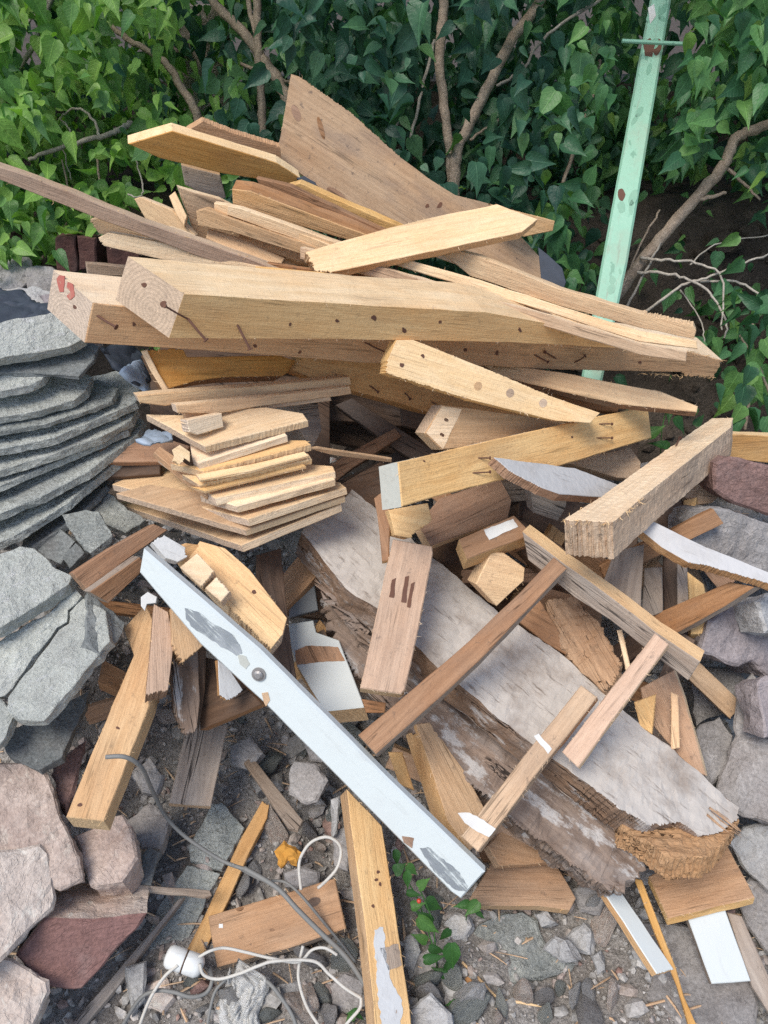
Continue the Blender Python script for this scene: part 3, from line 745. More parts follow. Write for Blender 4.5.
S('trim_scrap', 'broken trim scrap with flaking white green paint under the screw of the white trim', [(218,660),(230,670),(243,690),(230,700),(220,695)], (0,1.44,3,1.43), -3, .015, 'paint_old', side='wood_splint', cat='trim scrap', jag={2:.003,3:.003})
S('plank', 'short grey brown plank lying flat on the rubble below the dark panel', [(186,728),(228,724),(211,806),(169,803)], ((207,726),1.66,(190,805),1.56), 0, .022, 'wood_grey', side='wood_tan')
off = S('offcut', 'big notched pale offcut lying behind the white trim under the stack', [(186,562),(200,541),(225,548),(250,570),(287,618),(283,634),(271,649),(228,606)], ((193,552),1.45,(279,634),1.40), -8, .05, 'wood_fresh', side='wood_pale', jag={6:.003})
hole(off, (254,592), 2.4)
S('offcut', 'pale chip of wood above the notch beside the upper white trim', [(180,567),(197,553),(214,571),(201,587)], (0,1.38,2,1.38), -5, .03, 'wood_pale', jag={2:.002})
S('offcut', 'smallest square pale chip in the notch behind the white trim', [(205,588),(216,577),(230,591),(221,602)], (0,1.375,2,1.375), -5, .03, 'wood_pale', jag={1:.002})
S('offcut', 'tan offcut between the crumpled plaster and the big notched offcut', [(176,552),(186,543),(200,545),(196,560),(186,566)], (0,1.43,2,1.46), 0, .03, 'wood_gold')
S('post', 'dark weathered post with a pale worn edge in the gap behind the notched offcut', [(256,555),(281,548),(287,610),(291,645),(299,690),(288,676),(268,650),(255,600)], ((268,552),1.62,(293,680),1.50), -2, .05, 'wood_dark', side='wood_grey', cat='post')
S('board', 'bluish grey painted board in the dark gap beside the weathered post', [(286,566),(312,572),(318,610),(289,618)], (0,1.74,2,1.70), 0, .02, 'dirt_grey')
l10 = S('plank', 'short white painted plank with a bare brown band in the gap by the big beam', [(288,624),(313,620),(316,632),(339,640),(365,707),(325,711),(297,666),(290,645)], ((302,622),1.66,(345,709),1.49), -2, .05, 'paint_board', side='wood_gold')
patch(l10, 'bare_band', [(295,651),(306,646),(338,647),(345,661),(320,662),(297,665)], 'wood_brown')
l11 = S('plank', 'short tan plank with rust gouges standing upright on the white beam', [(393,539),(432,546),(433,553),(419,627),(405,690),(401,694),(360,688),(375,620)], ((412,543),1.50,(381,691),1.37), 0, .032, 'wood_pinkish', side='wood_fresh', bevel=.002)
for q in ([(392,580),(396,578),(394,598),(389,597)], [(405,577),(409,576),(406,603),(401,602)], [(411,584),(415,582),(410,608),(407,607)]): patch(l11, 'rust_gouge', q, 'rust')
S('offcut', 'brown offcut showing under the foot of the upright tan plank', [(362,699),(386,703),(385,713),(366,713)], (0,1.44,1,1.44), 0, .03, 'wood_brown')
S('batten', 'long scorched batten slanting across the white beam down to the white trim', [(554,557),(567,568),(520,617),(480,660),(440,697),(376,754),(358,735),(400,700),(470,640),(520,592)], ((560,562),1.46,(367,745),1.33), -4, .032, 'wood_brown', side='wood_grey')
S('batten', 'long grey faced batten with a pale upper edge running down to meet the short batten', [(522,532),(560,561),(606,594),(655,632),(700,662),(688,681),(650,652),(610,620),(575,598),(528,560)], ((525,545),1.52,(694,671),1.42), 12, .045, 'wood_grey', side='wood_fresh')
S('batten', 'short tan batten meeting the grey faced batten at a right angle', [(655,633),(669,644),(620,710),(578,768),(562,752),(600,703)], ((662,638),1.385,(570,760),1.36), -2, .03, 'wood_pinkish', side='wood_fresh')
l16 = S('batten', 'tan batten with a dark upper end and torn white tape near its foot', [(581,685),(597,697),(541,768),(478,852),(461,836),(520,761)], ((589,691),1.39,(470,844),1.34), -3, .03, 'wood_tan', side='wood_tan')
patch(l16, 'white_tape', [(458,813),(470,813),(484,820),(496,829),(489,837),(475,830),(465,823)], 'paper', lift=.002)
patch(l16, 'white_tape', [(534,736),(539,734),(552,749),(548,754)], 'paper', lift=.001)

# ---- the huge old beam
g = empty('old_beam', P(520, 680, 1.6))
tag(g, 'huge old whitewashed beam with rotten split sides lying diagonally across the heap', 'beam')
bpy.context.view_layer.update()
top = S('painted_face', None, [(345,497),(352,489),(390,520),(432,557),(489,605),(560,652),(604,694),(680,755),(739,808),(738,818),(720,832),(701,836),(680,822),(650,825),(622,810),(590,785),(520,735),(430,660),(380,610),(345,588),(318,552),(302,532),(320,512)],
  ((330,520),1.66,(690,815),1.42), -22, .07, 'limewash', side='wood_rot', parent=g, jag={8:.002,9:.003,10:.003,11:.003,12:.003,13:.003,14:.002}, amp=.004, step=.024, dens=.012, disp=.0045, dscale=38, bevel=.004)
rot = S('rotten_side', 'split brown rotten flank of the beam', [(322,596),(345,588),(430,660),(520,735),(590,785),(648,836),(651,850),(636,878),(620,892),(606,888),(560,856),(520,824),(450,765),(400,722),(366,690),(335,640)],
  ((330,610),1.66,(640,860),1.435), -14, .10, 'wood_rot', parent=g, jag={5:.008,6:.01,7:.012,8:.008,0:.012,15:.012,14:.008,9:.004,10:.004,11:.004,12:.005}, dens=.013, disp=.014, dscale=26, bevel=.012, seed=3)
S('broken_end', 'fibrous orange brown broken end', [(612,800),(650,815),(680,812),(702,826),(735,812),(738,820),(720,846),(704,857),(668,858),(650,843),(622,826)], ((620,812),1.45,(735,825),1.435), -20, .05, 'wood_splint', parent=g, dens=.006, disp=.006, dscale=70, bevel=.004, jag={i:.003 for i in range(11)})
def splinters(parent, name, n_, gen, mat, seed=1):
    rr = random.Random(seed)
    bm = bmesh.new()
    for i in range(n_):
        a, b, r = gen(rr)
        m = (a + b) / 2 + Vector((rr.uniform(-1,1), rr.uniform(-1,1), rr.uniform(-1,1))) * r
        tube_bm(bm, [local(parent, p) for p in (a, m, b)], [r, r * .8, r * .12], 4)
    return link_mesh(name, bm, MATS[mat], parent)
def gen_end(rr):
    f = rr.random()
    x = 620 + 112 * f; y = 820 + 10 * f + rr.uniform(-6, 18) * (1 - abs(f - .5)) 
    if f > .75: y = 838 - (f - .75) * 60 + rr.uniform(-5, 8)
    t = 1.412 + rr.uniform(0, .035)
    L_ = rr.uniform(10, 30)
    return P(x - L_ * .6, y - L_ * .45, t + .015), P(x + L_ * .35, y + L_ * .32, t), rr.uniform(.0012, .0042)
splinters(g, 'splintered_end', 240, gen_end, 'wood_splint', 4)
def gen_left(rr):
    f = rr.random()
    x = 322 + 60 * f; y = 575 + 65 * f + rr.uniform(-8, 22)
    t = 1.60 + rr.uniform(-.01, .05)
    L_ = rr.uniform(12, 40)
    return P(x + L_ * .6, y + L_ * .5, t), P(x - L_ * .3, y - L_ * .22, t), rr.uniform(.003, .008)
splinters(g, 'splintered_flank', 90, gen_left, 'wood_rot', 9)

# ---- middle cluster
S('board', 'wide orange brown board in shadow below the clean pale beam', [(418,524),(440,498),(500,478),(512,500),(508,518),(431,546)], ((425,535),1.62,(505,500),1.72), -3, .03, 'wood_brown', side='wood_gold')
S('offcut', 'tan broken offcut under the painted end of the clean pale beam', [(389,510),(428,503),(432,520),(409,538),(395,535)], (0,1.50,2,1.52), -3, .04, 'wood_fresh', jag={2:.003})
S('batten', 'thin brown upright batten beside the upright tan plank', [(374,498),(382,492),(390,510),(389,560),(382,562),(379,530)], (0,1.54,3,1.50), 0, .02, 'wood_brown', side='wood_fresh')
m3 = S('offcut', 'brown block carrying a torn white paper sticker', [(459,539),(514,515),(533,534),(467,559)], ((463,549),1.52,(524,525),1.56), -9, .045, 'wood_brown', side='wood_gold')
patch(m3, 'paper_sticker', [(484,530),(513,519),(518,527),(489,540)], 'paper')
S('offcut', 'pale ended beam stub peeping out below the block with the paper sticker', [(476,584),(492,552),(504,553),(525,568),(524,581),(497,606)], ((484,568),1.54,(520,575),1.57), 2, .04, 'wood_fresh', side='wood_gold')
m5 = S('board', 'brown board with a pale knot lodged against the far edge of the white beam', [(515,618),(540,600),(570,648),(568,656),(546,643)], (0,1.60,2,1.60), -3, .03, 'wood_brown')
S('offcut', 'dark grey block behind the grey faced batten', [(520,550),(534,546),(548,560),(540,572)], (0,1.62,2,1.62), -4, .04, 'wood_dark')
S('board', 'brown board in shadow behind the paper sticker block', [(520,520),(560,545),(600,580),(590,600),(540,560)], (0,1.68,2,1.7), 0, .03, 'wood_dark')
S('offcut', 'crumbling rust orange rotten wood chunk beyond the white beam', [(545,602),(575,596),(600,625),(622,668),(606,694),(572,662),(550,634)], ((560,600),1.64,(610,685),1.54), -4, .05, 'wood_splint', dens=.012, disp=.012, dscale=40, jag={0:.004,2:.006,3:.006,5:.005}, bevel=.004)
v1 = S('plank', 'grey weathered upright plank below the torn end of the steep beam', [(611,560),(622,549),(644,544),(642,580),(641,610),(600,590),(604,578)], ((630,548),1.60,(620,600),1.55), 0, .03, 'wood_grey', jag={5:.003})
S('plank', 'bluish grey upright plank next to the grey weathered plank', [(644,568),(662,567),(663,612),(642,620)], (0,1.64,2,1.62), 0, .03, 'wood_grey')
S('post', 'dark narrow post in the gap behind the bluish grey plank', [(663,556),(677,560),(679,625),(664,625)], (0,1.68,2,1.66), 0, .04, 'wood_dark', cat='post')
S('lath', 'whitish narrow lath standing beside the dark narrow post', [(677,562),(687,565),(688,602),(677,612)], (0,1.64,2,1.62), 0, .015, 'wood_grey', side='wood_chalk')
S('plank', 'small fresh plank standing upright under the splintered whitewashed board', [(687,571),(704,584),(709,612),(708,633),(691,634)], ((695,575),1.68,(700,632),1.62), -3, .03, 'wood_fresh')
S('batten', 'weathered brown batten resting on the grey rocks', [(650,616),(730,582),(754,587),(725,606),(676,633)], ((660,624),1.62,(745,585),1.50), -4, .03, 'wood_brown', side='wood_grey')
S('board', 'tan board leaning behind the far end of the white beam', [(640,688),(674,670),(684,697),(706,776),(690,770),(645,716)], ((660,680),1.58,(700,772),1.50), 2, .02, 'wood_pinkish', side='wood_pale')
S('lath', 'slim yellow lath stuck behind the white beam', [(671,692),(678,695),(680,748),(671,750)], (0,1.52,2,1.50), 0, .012, 'wood_gold')
S('offcut', 'small triangular pale offcut behind the white beam', [(634,702),(656,694),(652,734),(640,726)], (0,1.54,2,1.51), 0, .02, 'wood_fresh')
S('lath', 'pale splinter standing against the rust orange rotten chunk', [(617,630),(622,629),(631,668),(626,671)], (0,1.53,2,1.50), 0, .01, 'wood_pale')
S('plank', 'tan plank lying beyond the steep beam at the hedge', [(712,440),(722,434),(768,436),(810,437),(810,464),(768,463),(716,457)], (0,2.0,3,2.05), 4, .03, 'wood_gold', side='wood_pale')
S('offcut', 'tan offcut between the steep beam and the red stone', [(677,489),(690,478),(722,494),(712,503),(694,505)], (0,1.80,2,1.82), -3, .03, 'wood_tan')
S('offcut', 'narrow tan offcut standing under the steep beam', [(684,500),(697,497),(690,530),(681,522)], (0,1.78,2,1.74), 0, .03, 'wood_fresh')
S('offcut', 'dark wedge of wood in the gap under the steep beam', [(655,512),(680,498),(690,530),(684,540),(660,532)], (0,1.8,2,1.76), 0, .04, 'wood_dark')

# ---- bottom timbers
S('timber_beam', 'pale beam with a bright top slipping out from under the old beam', [(416,724),(430,722),(465,771),(496,830),(470,850),(448,821),(430,765)], ((422,724),1.54,(480,838),1.43), -16, .06, 'wood_tan', side='wood_gold')
S('board', 'brown plank lying under the old beam beside the pale topped beam', [(462,772),(505,802),(540,850),(500,850),(478,815)], (0,1.58,2,1.56), -3, .03, 'wood_pinkish')
S('offcut', 'orange brown offcut between the white trim and the pale topped beam', [(388,752),(402,752),(414,790),(399,784)], (0,1.50,2,1.47), 0, .03, 'wood_gold')
f1 = S('timber_beam', 'long pale plank lying along the ground with white paint smears near its end', [(347,789),(382,826),(395,907),(410,1010),(416,1070),(380,1070),(367,939),(354,845)], ((364,806),1.56,(398,1065),1.32), -9, .05, 'wood_fresh', side='wood_tan')
patch(f1, 'paint_smear', [(374,930),(383,927),(385,950),(390,978),(402,1000),(400,1030),(382,1030),(378,990)], 'paint_old', amp=.004)
patch(f1, 'paint_smear', [(380,948),(398,944),(402,965),(388,970)], 'wood_grey', amp=.003)
for p in ((376,880),(380,884),(373,906),(378,872)): hole(f1, p, 2.0)
f2 = S('board', 'short pinkish board with two dark knots lying on the rubble under the grey cable', [(208,916),(335,878),(339,897),(346,928),(285,949),(217,967)], ((213,942),1.50,(340,902),1.53), -4, .022, 'wood_pinkish', side='wood_grey', bevel=.002)
blob(f2, 'knot', (314,902), 7, 4.5, -.4, 'wood_dark'); blob(f2, 'knot', (240,909), 4, 2.2, -.3, 'wood_brown'); blob(f2, 'knot', (272,930), 2.5, 1.5, 0, 'wood_brown')
patch(f2, 'paint_spot', [(219,924),(223,924),(223,928),(219,928)], 'plastic_white')
S('batten', 'yellow split batten with a pointed tip lying on the pale green slab', [(262,801),(269,806),(267,818),(250,851),(215,930),(189,984),(174,990),(171,980),(205,915),(240,840)], ((266,804),1.68,(180,985),1.48), -2, .022, 'wood_gold', jag={0:.003})
S('lath', 'thin whitish lath lying level across the pale green slab', [(110,882),(150,885),(210,890),(212,895),(205,897),(150,891)], (0,1.46,3,1.52), -2, .008, 'wood_grey')
S('lath', 'long grey lath slanting past the red faced stone', [(178,899),(184,897),(150,941),(118,986),(72,1040),(56,1040),(108,982)], ((180,898),1.54,(66,1038),1.40), -3, .018, 'wood_grey')
S('lath', 'short grey stick lying on the rubble above the yellow lump', [(244,762),(252,756),(303,820),(298,830),(289,828)], (0,1.70,2,1.60), -2, .012, 'wood_grey')
S('board', 'square brown board under the broken end of the white beam', [(649,876),(690,852),(728,846),(755,897),(668,918)], ((660,915),1.46,(755,897),1.47), -6, .025, 'wood_pinkish', side='wood_fresh', bevel=.002)
S('trim_board', 'narrow white painted strip with a bare brown side under the old beam', [(602,889),(621,891),(674,969),(657,974)], ((612,890),1.50,(665,972),1.42), -6, .02, 'paint_board', side='wood_gold', cat='trim board', jag={2:.001})
S('trim_board', 'wide short white painted strip sliding out from under the square brown board', [(683,905),(722,900),(751,981),(712,984)], ((703,903),1.49,(731,982),1.42), -3, .018, 'paint_board', side='wood_grey', cat='trim board')
S('lath', 'thin yellow stick between the two white strips', [(634,878),(642,880),(676,968),(684,996),(699,1030),(691,1034),(677,986),(654,930)], ((638,880),1.50,(695,1032),1.385), -1, .012, 'wood_gold')
S('lath', 'grey brown lath beside the wide short white strip', [(727,912),(742,916),(768,974),(800,1030),(782,1034),(752,986)], ((734,914),1.49,(790,1032),1.37), -2, .015, 'wood_grey')
S('board', 'rough grey brown board lying just under the rotten flank of the old beam', [(488,846),(507,826),(552,850),(560,862),(500,866)], (0,1.53,3,1.56), -4, .025, 'wood_pinkish')
S('board', 'cracked tan board on the rubble below the rough grey brown board', [(470,898),(492,862),(551,855),(576,898),(570,910),(540,906),(478,905)], ((474,902),1.53,(572,904),1.55), -4, .025, 'wood_pinkish', side='wood_tan')
# ================================================================== concrete, stones
def C(label, poly, ts, e, th, mat='concrete', name='concrete_slab', cat='concrete slab', group='broken concrete sheets heaped beside the timber', **kw):
    kw.setdefault('dens', .012); kw.setdefault('disp', .0042); kw.setdefault('dscale', 55); kw.setdefault('bevel', .0012); th *= .78
    kw.setdefault('amp', .0045); kw.setdefault('step', .016)
    return slab(name, label, poly, ts, e, th, mat, cat=cat, group=group, **kw)
def layer(label, edge, t0, t1, mat, back=34, th=.019, e=-7.6, **kw):
    """a thin sheet: its front edge runs through the pixels of edge, its top runs back under the sheet above"""
    (x0, y0), (x1, y1) = edge[0], edge[-1]
    top = [(x1 + 6, y1 - back * .45), (x1 - 14, y1 - back * .8), ((x0 + x1) / 2, (y0 + y1) / 2 - back * 1.05), (x0, y0 - back)]
    return C(label, list(edge) + top, ((x0, y0), t0, (x1, y1), t1), e, th / .78, mat, amp=.0030, step=.035, disp=.0032, dscale=85, **kw)
layer('pale concrete sheet topmost of the layered pile beneath the painted beam', [(-60,371),(0,358),(40,352),(70,346),(84,338)], 1.46, 1.53, 'concrete_pale', 34, .026, -8)
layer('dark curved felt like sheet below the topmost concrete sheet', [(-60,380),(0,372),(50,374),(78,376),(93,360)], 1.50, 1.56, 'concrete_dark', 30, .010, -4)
layer('small pale slab edge third in the layered concrete pile', [(-60,396),(0,391),(30,385),(42,379)], 1.49, 1.53, 'concrete_pale', 22)
layer('uneven slab with a scooped edge in the layered concrete pile', [(-60,424),(0,417),(36,411),(74,400),(86,390)], 1.515, 1.58, 'concrete_pale', 30)
layer('thin crumbling sheet right under the slab with the scooped edge', [(-60,436),(0,431),(44,424),(88,410),(112,400)], 1.53, 1.60, 'concrete', 26, .012, -5)
layer('speckled green grey slab reaching furthest under the painted beam', [(-60,458),(0,449),(55,437),(92,421),(136,402)], 1.54, 1.63, 'concrete', 40)
layer('slab with a brick red stained edge in the layered concrete pile', [(-60,482),(0,470),(52,454),(100,437),(131,420)], 1.555, 1.64, 'concrete_pale', 26)
layer('broken grey sheet midway down the layered concrete pile', [(-60,504),(0,486),(56,462),(110,438),(128,430)], 1.57, 1.65, 'concrete', 22, .014, -6)
layer('long thin grey slab second from the bottom of the layered pile', [(-60,532),(0,513),(42,496),(84,474),(138,434)], 1.58, 1.67, 'concrete', 30)
layer('narrow grey slab at the bottom of the layered pile', [(-40,560),(14,536),(66,504),(112,466),(143,440)], 1.60, 1.69, 'concrete', 26)
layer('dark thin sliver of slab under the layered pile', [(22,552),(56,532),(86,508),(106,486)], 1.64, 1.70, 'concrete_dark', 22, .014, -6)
C('small lozenge of concrete propped beside the brown knot plank', [(61,514),(86,510),(99,512),(112,535),(90,553),(70,530)], (0,1.62,3,1.56), -5, .03, 'concrete')
C('dark green grey slab leaning under the stack of boards', [(75,500),(92,482),(145,520),(126,533),(100,522)], (0,1.70,2,1.68), -4, .03, 'concrete')
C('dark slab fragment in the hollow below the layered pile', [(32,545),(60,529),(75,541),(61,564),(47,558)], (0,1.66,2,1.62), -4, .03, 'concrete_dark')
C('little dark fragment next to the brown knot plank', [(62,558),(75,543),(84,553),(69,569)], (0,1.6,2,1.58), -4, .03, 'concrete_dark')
C('thick rounded pale slab on top of the cracked slab', [(-60,562),(0,553),(20,546),(34,549),(60,570),(72,576),(69,584),(37,605),(0,627),(-60,646)], ((-60,640),1.40,(70,580),1.48), -10, .04, 'concrete_pale')
C('narrow cracked off strip of the big pale slab', [(-60,656),(0,640),(50,612),(74,587),(82,596),(68,610),(67,622),(57,628),(24,672),(5,696),(-60,700)], ((-60,690),1.42,(80,594),1.50), -6, .03, 'concrete_pale')
C('big pale green slab broken along a jagged crack', [(83,598),(106,610),(108,629),(110,641),(78,680),(44,721),(20,720),(7,710),(8,697),(26,674),(59,630),(69,624),(70,612)], ((14,715),1.38,(108,620),1.46), -8, .03, 'concrete_pale')
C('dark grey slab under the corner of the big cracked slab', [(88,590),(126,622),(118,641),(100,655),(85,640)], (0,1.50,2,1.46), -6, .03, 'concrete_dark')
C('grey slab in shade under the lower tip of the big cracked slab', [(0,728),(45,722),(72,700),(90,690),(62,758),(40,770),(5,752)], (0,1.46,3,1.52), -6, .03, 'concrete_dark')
C('pale broken slab corner at the edge below the cracked slab', [(-60,716),(0,699),(14,715),(0,745),(-60,765)], ((-60,758),1.37,(12,715),1.40), -6, .03, 'concrete_pale')
C('upper piece of the pale green slab lying flat on the rubble', [(213,804),(222,802),(244,828),(222,869),(190,860),(188,848)], ((217,803),1.69,(205,864),1.60), -2, .025, 'concrete')
C('lower piece of the pale green slab under the yellow split batten', [(187,865),(220,874),(195,925),(169,976),(149,968),(142,950),(160,905)], ((204,870),1.60,(158,970),1.50), -2, .025, 'concrete')
C('small blue grey slab fragment above the thin whitish lath', [(135,884),(148,846),(160,852),(151,885)], ((154,849),1.53,(143,884),1.48), -2, .02, 'concrete_dark', name='brick_fragment', cat='brick')

def ST(label, poly, ts, e, th, mat, name='stone', cat='stone', group=None, **kw):
    kw.setdefault('dens', .014); kw.setdefault('disp', .011); kw.setdefault('dscale', 22); kw.setdefault('bevel', .005)
    kw.setdefault('shrink', .12)
    return slab(name, label, poly, ts, e, th, mat, cat=cat, group=group, amp=.004, **kw)
ST('tall rounded pink stone standing beside the cut end of the golden beam', [(-60,770),(0,762),(30,761),(44,768),(56,795),(60,811),(74,839),(81,864),(83,881),(60,890),(0,868),(-60,875)], ((0,766),1.44,(60,886),1.36), 4, .10, 'stone_pink')
ST('pale pink stone with a flat top leaning on the red faced stone', [(-60,864),(0,851),(40,845),(49,852),(56,898),(53,908),(0,961),(-60,1000)], ((10,850),1.36,(0,955),1.27), 4, .12, 'stone_pale')
ST('stone with a pale pink top and a dark red front', [(44,919),(94,920),(146,914),(136,930),(110,957),(82,990),(50,990),(14,957)], ((14,957),1.33,(146,914),1.38), 33, .14, 'stone_red', side='stone_pale', shrink=.0, bevel=.004, disp=.006)
ST('cream stone in the bottom corner below the pale pink stone', [(-60,975),(0,957),(12,958),(48,980),(50,992),(34,1026),(20,1060),(-60,1070)], ((0,960),1.31,(25,1045),1.25), 3, .10, 'stone_pale')
ST('brownish stone directly under the cut end of the golden beam', [(75,836),(123,812),(130,825),(138,857),(122,882),(88,884),(80,852)], ((80,836),1.46,(105,880),1.40), 3, .10, 'stone_pink')
ST('reddish block in shade behind the golden beam', [(52,765),(88,738),(80,775),(66,812),(58,800)], ((70,750),1.52,(64,805),1.46), 0, .06, 'brick_red', bevel=.006)
ST('grey stone between the golden beam and the short flat plank', [(133,772),(150,753),(164,775),(158,795),(142,792)], (0,1.56,2,1.57), -4, .06, 'stone_grey')
ST('pale wedge stone at the foot of the pale green slab', [(125,966),(146,960),(146,998),(132,1014)], ((135,963),1.46,(136,1010),1.41), 0, .05, 'stone_light')
ST('reddish flat stone lying beside the brown under-beam stone', [(120,822),(150,800),(172,815),(160,850),(140,850)], (0,1.57,3,1.54), -3, .05, 'stone_grey')
# rocks on the far side of the white beam
GR = 'rough field stones heaped behind the white beam'
ST('red brown block lying on top of the grey rocks at the hedge', [(715,463),(730,457),(768,465),(820,474),(820,520),(768,516),(735,505),(714,491)], ((720,475),1.70,(820,495),1.74), 3, .10, 'brick_red', group=GR, bevel=.006, disp=.005)
ST('wide blue grey rock under the red brown block', [(692,522),(700,512),(725,508),(760,521),(820,540),(820,590),(740,578),(706,562),(690,546)], ((695,530),1.66,(820,560),1.74), 2, .12, 'stone_grey', group=GR)
ST('purple grey rock with a crooked lower edge below the weathered batten', [(710,622),(740,600),(768,600),(820,606),(820,690),(768,678),(752,662),(740,667),(701,654)], ((705,645),1.60,(820,650),1.66), 2, .12, 'stone_purple', group=GR)
ST('small whitish rock peeping in above the purple grey rock', [(757,602),(768,592),(800,598),(800,640),(766,632)], (0,1.55,2,1.58), 0, .08, 'stone_light', group=GR)
ST('tall leaning grey rock beside the end of the white beam', [(738,684),(752,672),(768,690),(820,705),(820,825),(768,822),(742,815),(714,792),(733,742)], ((752,680),1.64,(760,818),1.50), 3, .12, 'stone_grey', group=GR)
ST('small dark rock in the gap under the purple grey rock', [(694,728),(720,715),(735,735),(729,770),(711,786),(700,760)], ((715,720),1.66,(712,780),1.58), 3, .08, 'stone_grey', group=GR)
ST('dark rock wedged deep under the purple grey rock', [(690,668),(740,668),(752,690),(722,715),(697,728)], (0,1.76,2,1.74), 0, .08, 'stone_grey', group=GR)
ST('pinkish rock at the edge beside the tall leaning rock', [(757,682),(768,676),(820,680),(820,745),(766,738)], (0,1.52,2,1.56), 0, .08, 'stone_purple', group=GR)
ST('grey rock below the tall leaning rock', [(726,842),(742,826),(768,824),(820,830),(820,895),(768,894),(745,872)], ((735,840),1.56,(800,885),1.50), 3, .10, 'stone_light', group=GR)
ST('grey rock at the edge beside the grey brown lath', [(732,896),(750,878),(820,896),(820,972),(768,955),(745,925)], ((745,890),1.56,(800,960),1.48), 3, .08, 'stone_grey', group=GR)
ST('large flat rock beneath the two white painted strips', [(594,937),(615,922),(660,922),(700,926),(740,955),(757,1000),(755,1030),(762,1075),(650,1075),(620,1003),(600,966)], ((650,925),1.56,(700,1070),1.37), -3, .08, 'stone_grey', shrink=.05)
# rubble lumps one can tell apart
ST('largest grey concrete lump lying in front of the cracked tan board', [(470,936),(478,924),(494,915),(522,910),(537,920),(542,936),(557,952),(576,963),(572,971),(512,986),(473,963)], ((500,914),1.58,(510,982),1.49), -3, .06, 'concrete', name='concrete_lump', cat='rubble lump', dscale=40, disp=.010)
for lab, poly, t, mat in (
  ('whitish lump next to the weed below the tip of the white trim', [(441,921),(455,912),(468,915),(471,926),(463,939),(449,940)], 1.55, 'stone_light'),
  ('smooth light grey stone sitting on the largest concrete lump', [(540,949),(553,935),(563,941),(576,961),(560,963)], 1.50, 'stone_light'),
  ('angular pale stone between the concrete lump and the flat rock', [(563,936),(582,921),(590,931),(588,955),(574,951)], 1.54, 'stone_light'),
  ('thin pale flake lying against the cracked tan board', [(532,913),(545,909),(556,922),(540,927)], 1.55, 'stone_light'),
  ('lavender grey block at the bottom beside the long pale plank', [(408,1008),(430,990),(451,1012),(450,1050),(408,1050)], 1.40, 'stone_light'),
  ('cream chip below the weed leaves', [(437,971),(450,969),(469,985),(465,1001),(446,1000)], 1.47, 'stone_light'),
  ('grey cube like stone above the short grey stick', [(287,772),(293,759),(316,762),(327,780),(317,802),(306,806),(288,794)], 1.66, 'stone_grey'),
  ('grey lump between the cable and the pinkish board', [(281,871),(300,866),(320,870),(318,884),(300,889),(284,886)], 1.58, 'stone_grey'),
  ('grey stone beside the loop of white cord', [(330,830),(346,824),(352,850),(348,872),(334,866)], 1.62, 'stone_grey'),
  ('white chalky chip leaning on the long pale plank', [(332,800),(340,796),(338,834),(333,838)], 1.62, 'stone_light'),
  ('round grey stone under the white cord at the bottom', [(327,985),(345,970),(366,980),(364,1005),(345,1014),(330,1006)], 1.45, 'stone_grey'),
  ('pale pebble beside the white rag', [(283,980),(296,978),(300,996),(292,1008),(284,998)], 1.46, 'stone_light'),
  ('reddish brick bit under the end of the yellow batten', [(168,1001),(200,979),(208,986),(182,1006)], 1.46, 'brick_red'),
  ('pinkish flat stone beside the yellow batten end', [(141,985),(165,975),(172,996),(160,1012),(142,1006)], 1.45, 'stone_pale'),
  ('grey stone tucked behind the short flat plank', [(228,745),(250,735),(262,752),(248,770),(230,765)], 1.72, 'stone_grey'),
  ('dark grey stone by the screw side of the white trim', [(300,735),(325,738),(332,760),(310,762)], 1.70, 'stone_grey'),
  ('chalky chip under the fallen paper by the long plank', [(404,935),(414,930),(420,950),(412,972),(403,965)], 1.52, 'stone_light'),
  ('grey stone below the long plank paint smear', [(412,955),(425,948),(436,962),(430,985),(414,985)], 1.50, 'stone_grey'),
  ('dark grey stone near the narrow white strip', [(570,890),(590,880),(608,900),(600,915),(580,912)], 1.58, 'stone_grey'),
  ('small pale stone above the flat rock', [(590,955),(600,948),(604,968),(596,975)], 1.50, 'stone_light')):
    ST(lab, poly, ((poly[0]), t + .015, poly[len(poly)//2], t - .015), -2, .035, mat, name='rubble_stone', cat='rubble stone', dscale=45, disp=.006, bevel=.006, dens=.012)
ST('soft yellow lump lying on the dark rubble above the pinkish board', [(275,851),(284,840),(292,846),(302,853),(298,864),(288,860),(280,866)], (0,1.58,4,1.57), -2, .03, 'foam_yellow', name='foam_lump', cat='foam lump', dscale=60, disp=.012, bevel=.008, dens=.008)
# rough stones and bricks in the background on the far side
for lab, poly, t, mat in (
  ('dark lumpy stone beyond the layered concrete', [(-60,262),(0,252),(28,256),(38,275),(20,290),(-60,296)], 2.25, 'stone_grey'),
  ('grey lumpy stone in front of the dark red bricks', [(22,272),(40,262),(62,270),(58,292),(30,300)], 2.2, 'stone_grey'),
  ('round grey stone nearest the concrete sheets', [(0,290),(30,284),(58,292),(60,315),(0,318)], 2.12, 'stone_light'),
  ('brown grey stone half hidden beneath the painted beam end', [(40,296),(66,290),(90,300),(90,330),(50,322)], 2.05, 'stone_purple')):
    ST(lab, poly, (poly[1], t + .03, poly[len(poly) - 2], t - .03), 2, .12, mat, dscale=24, disp=.02)
for lab, poly in (('dark red brick standing behind the beam with red paint', [(55,238),(76,235),(78,272),(57,275)]),
                  ('second dark red brick standing behind the split batten', [(77,236),(96,238),(97,268),(79,271)]),
                  ('last dark red brick standing in shade by the thin split plank', [(106,240),(140,246),(140,272),(108,268)])):
    ST(lab, poly, (0, 2.2, 1, 2.2), 4, .08, 'brick_dark', name='brick', cat='brick', bevel=.004, disp=.003, shrink=0)
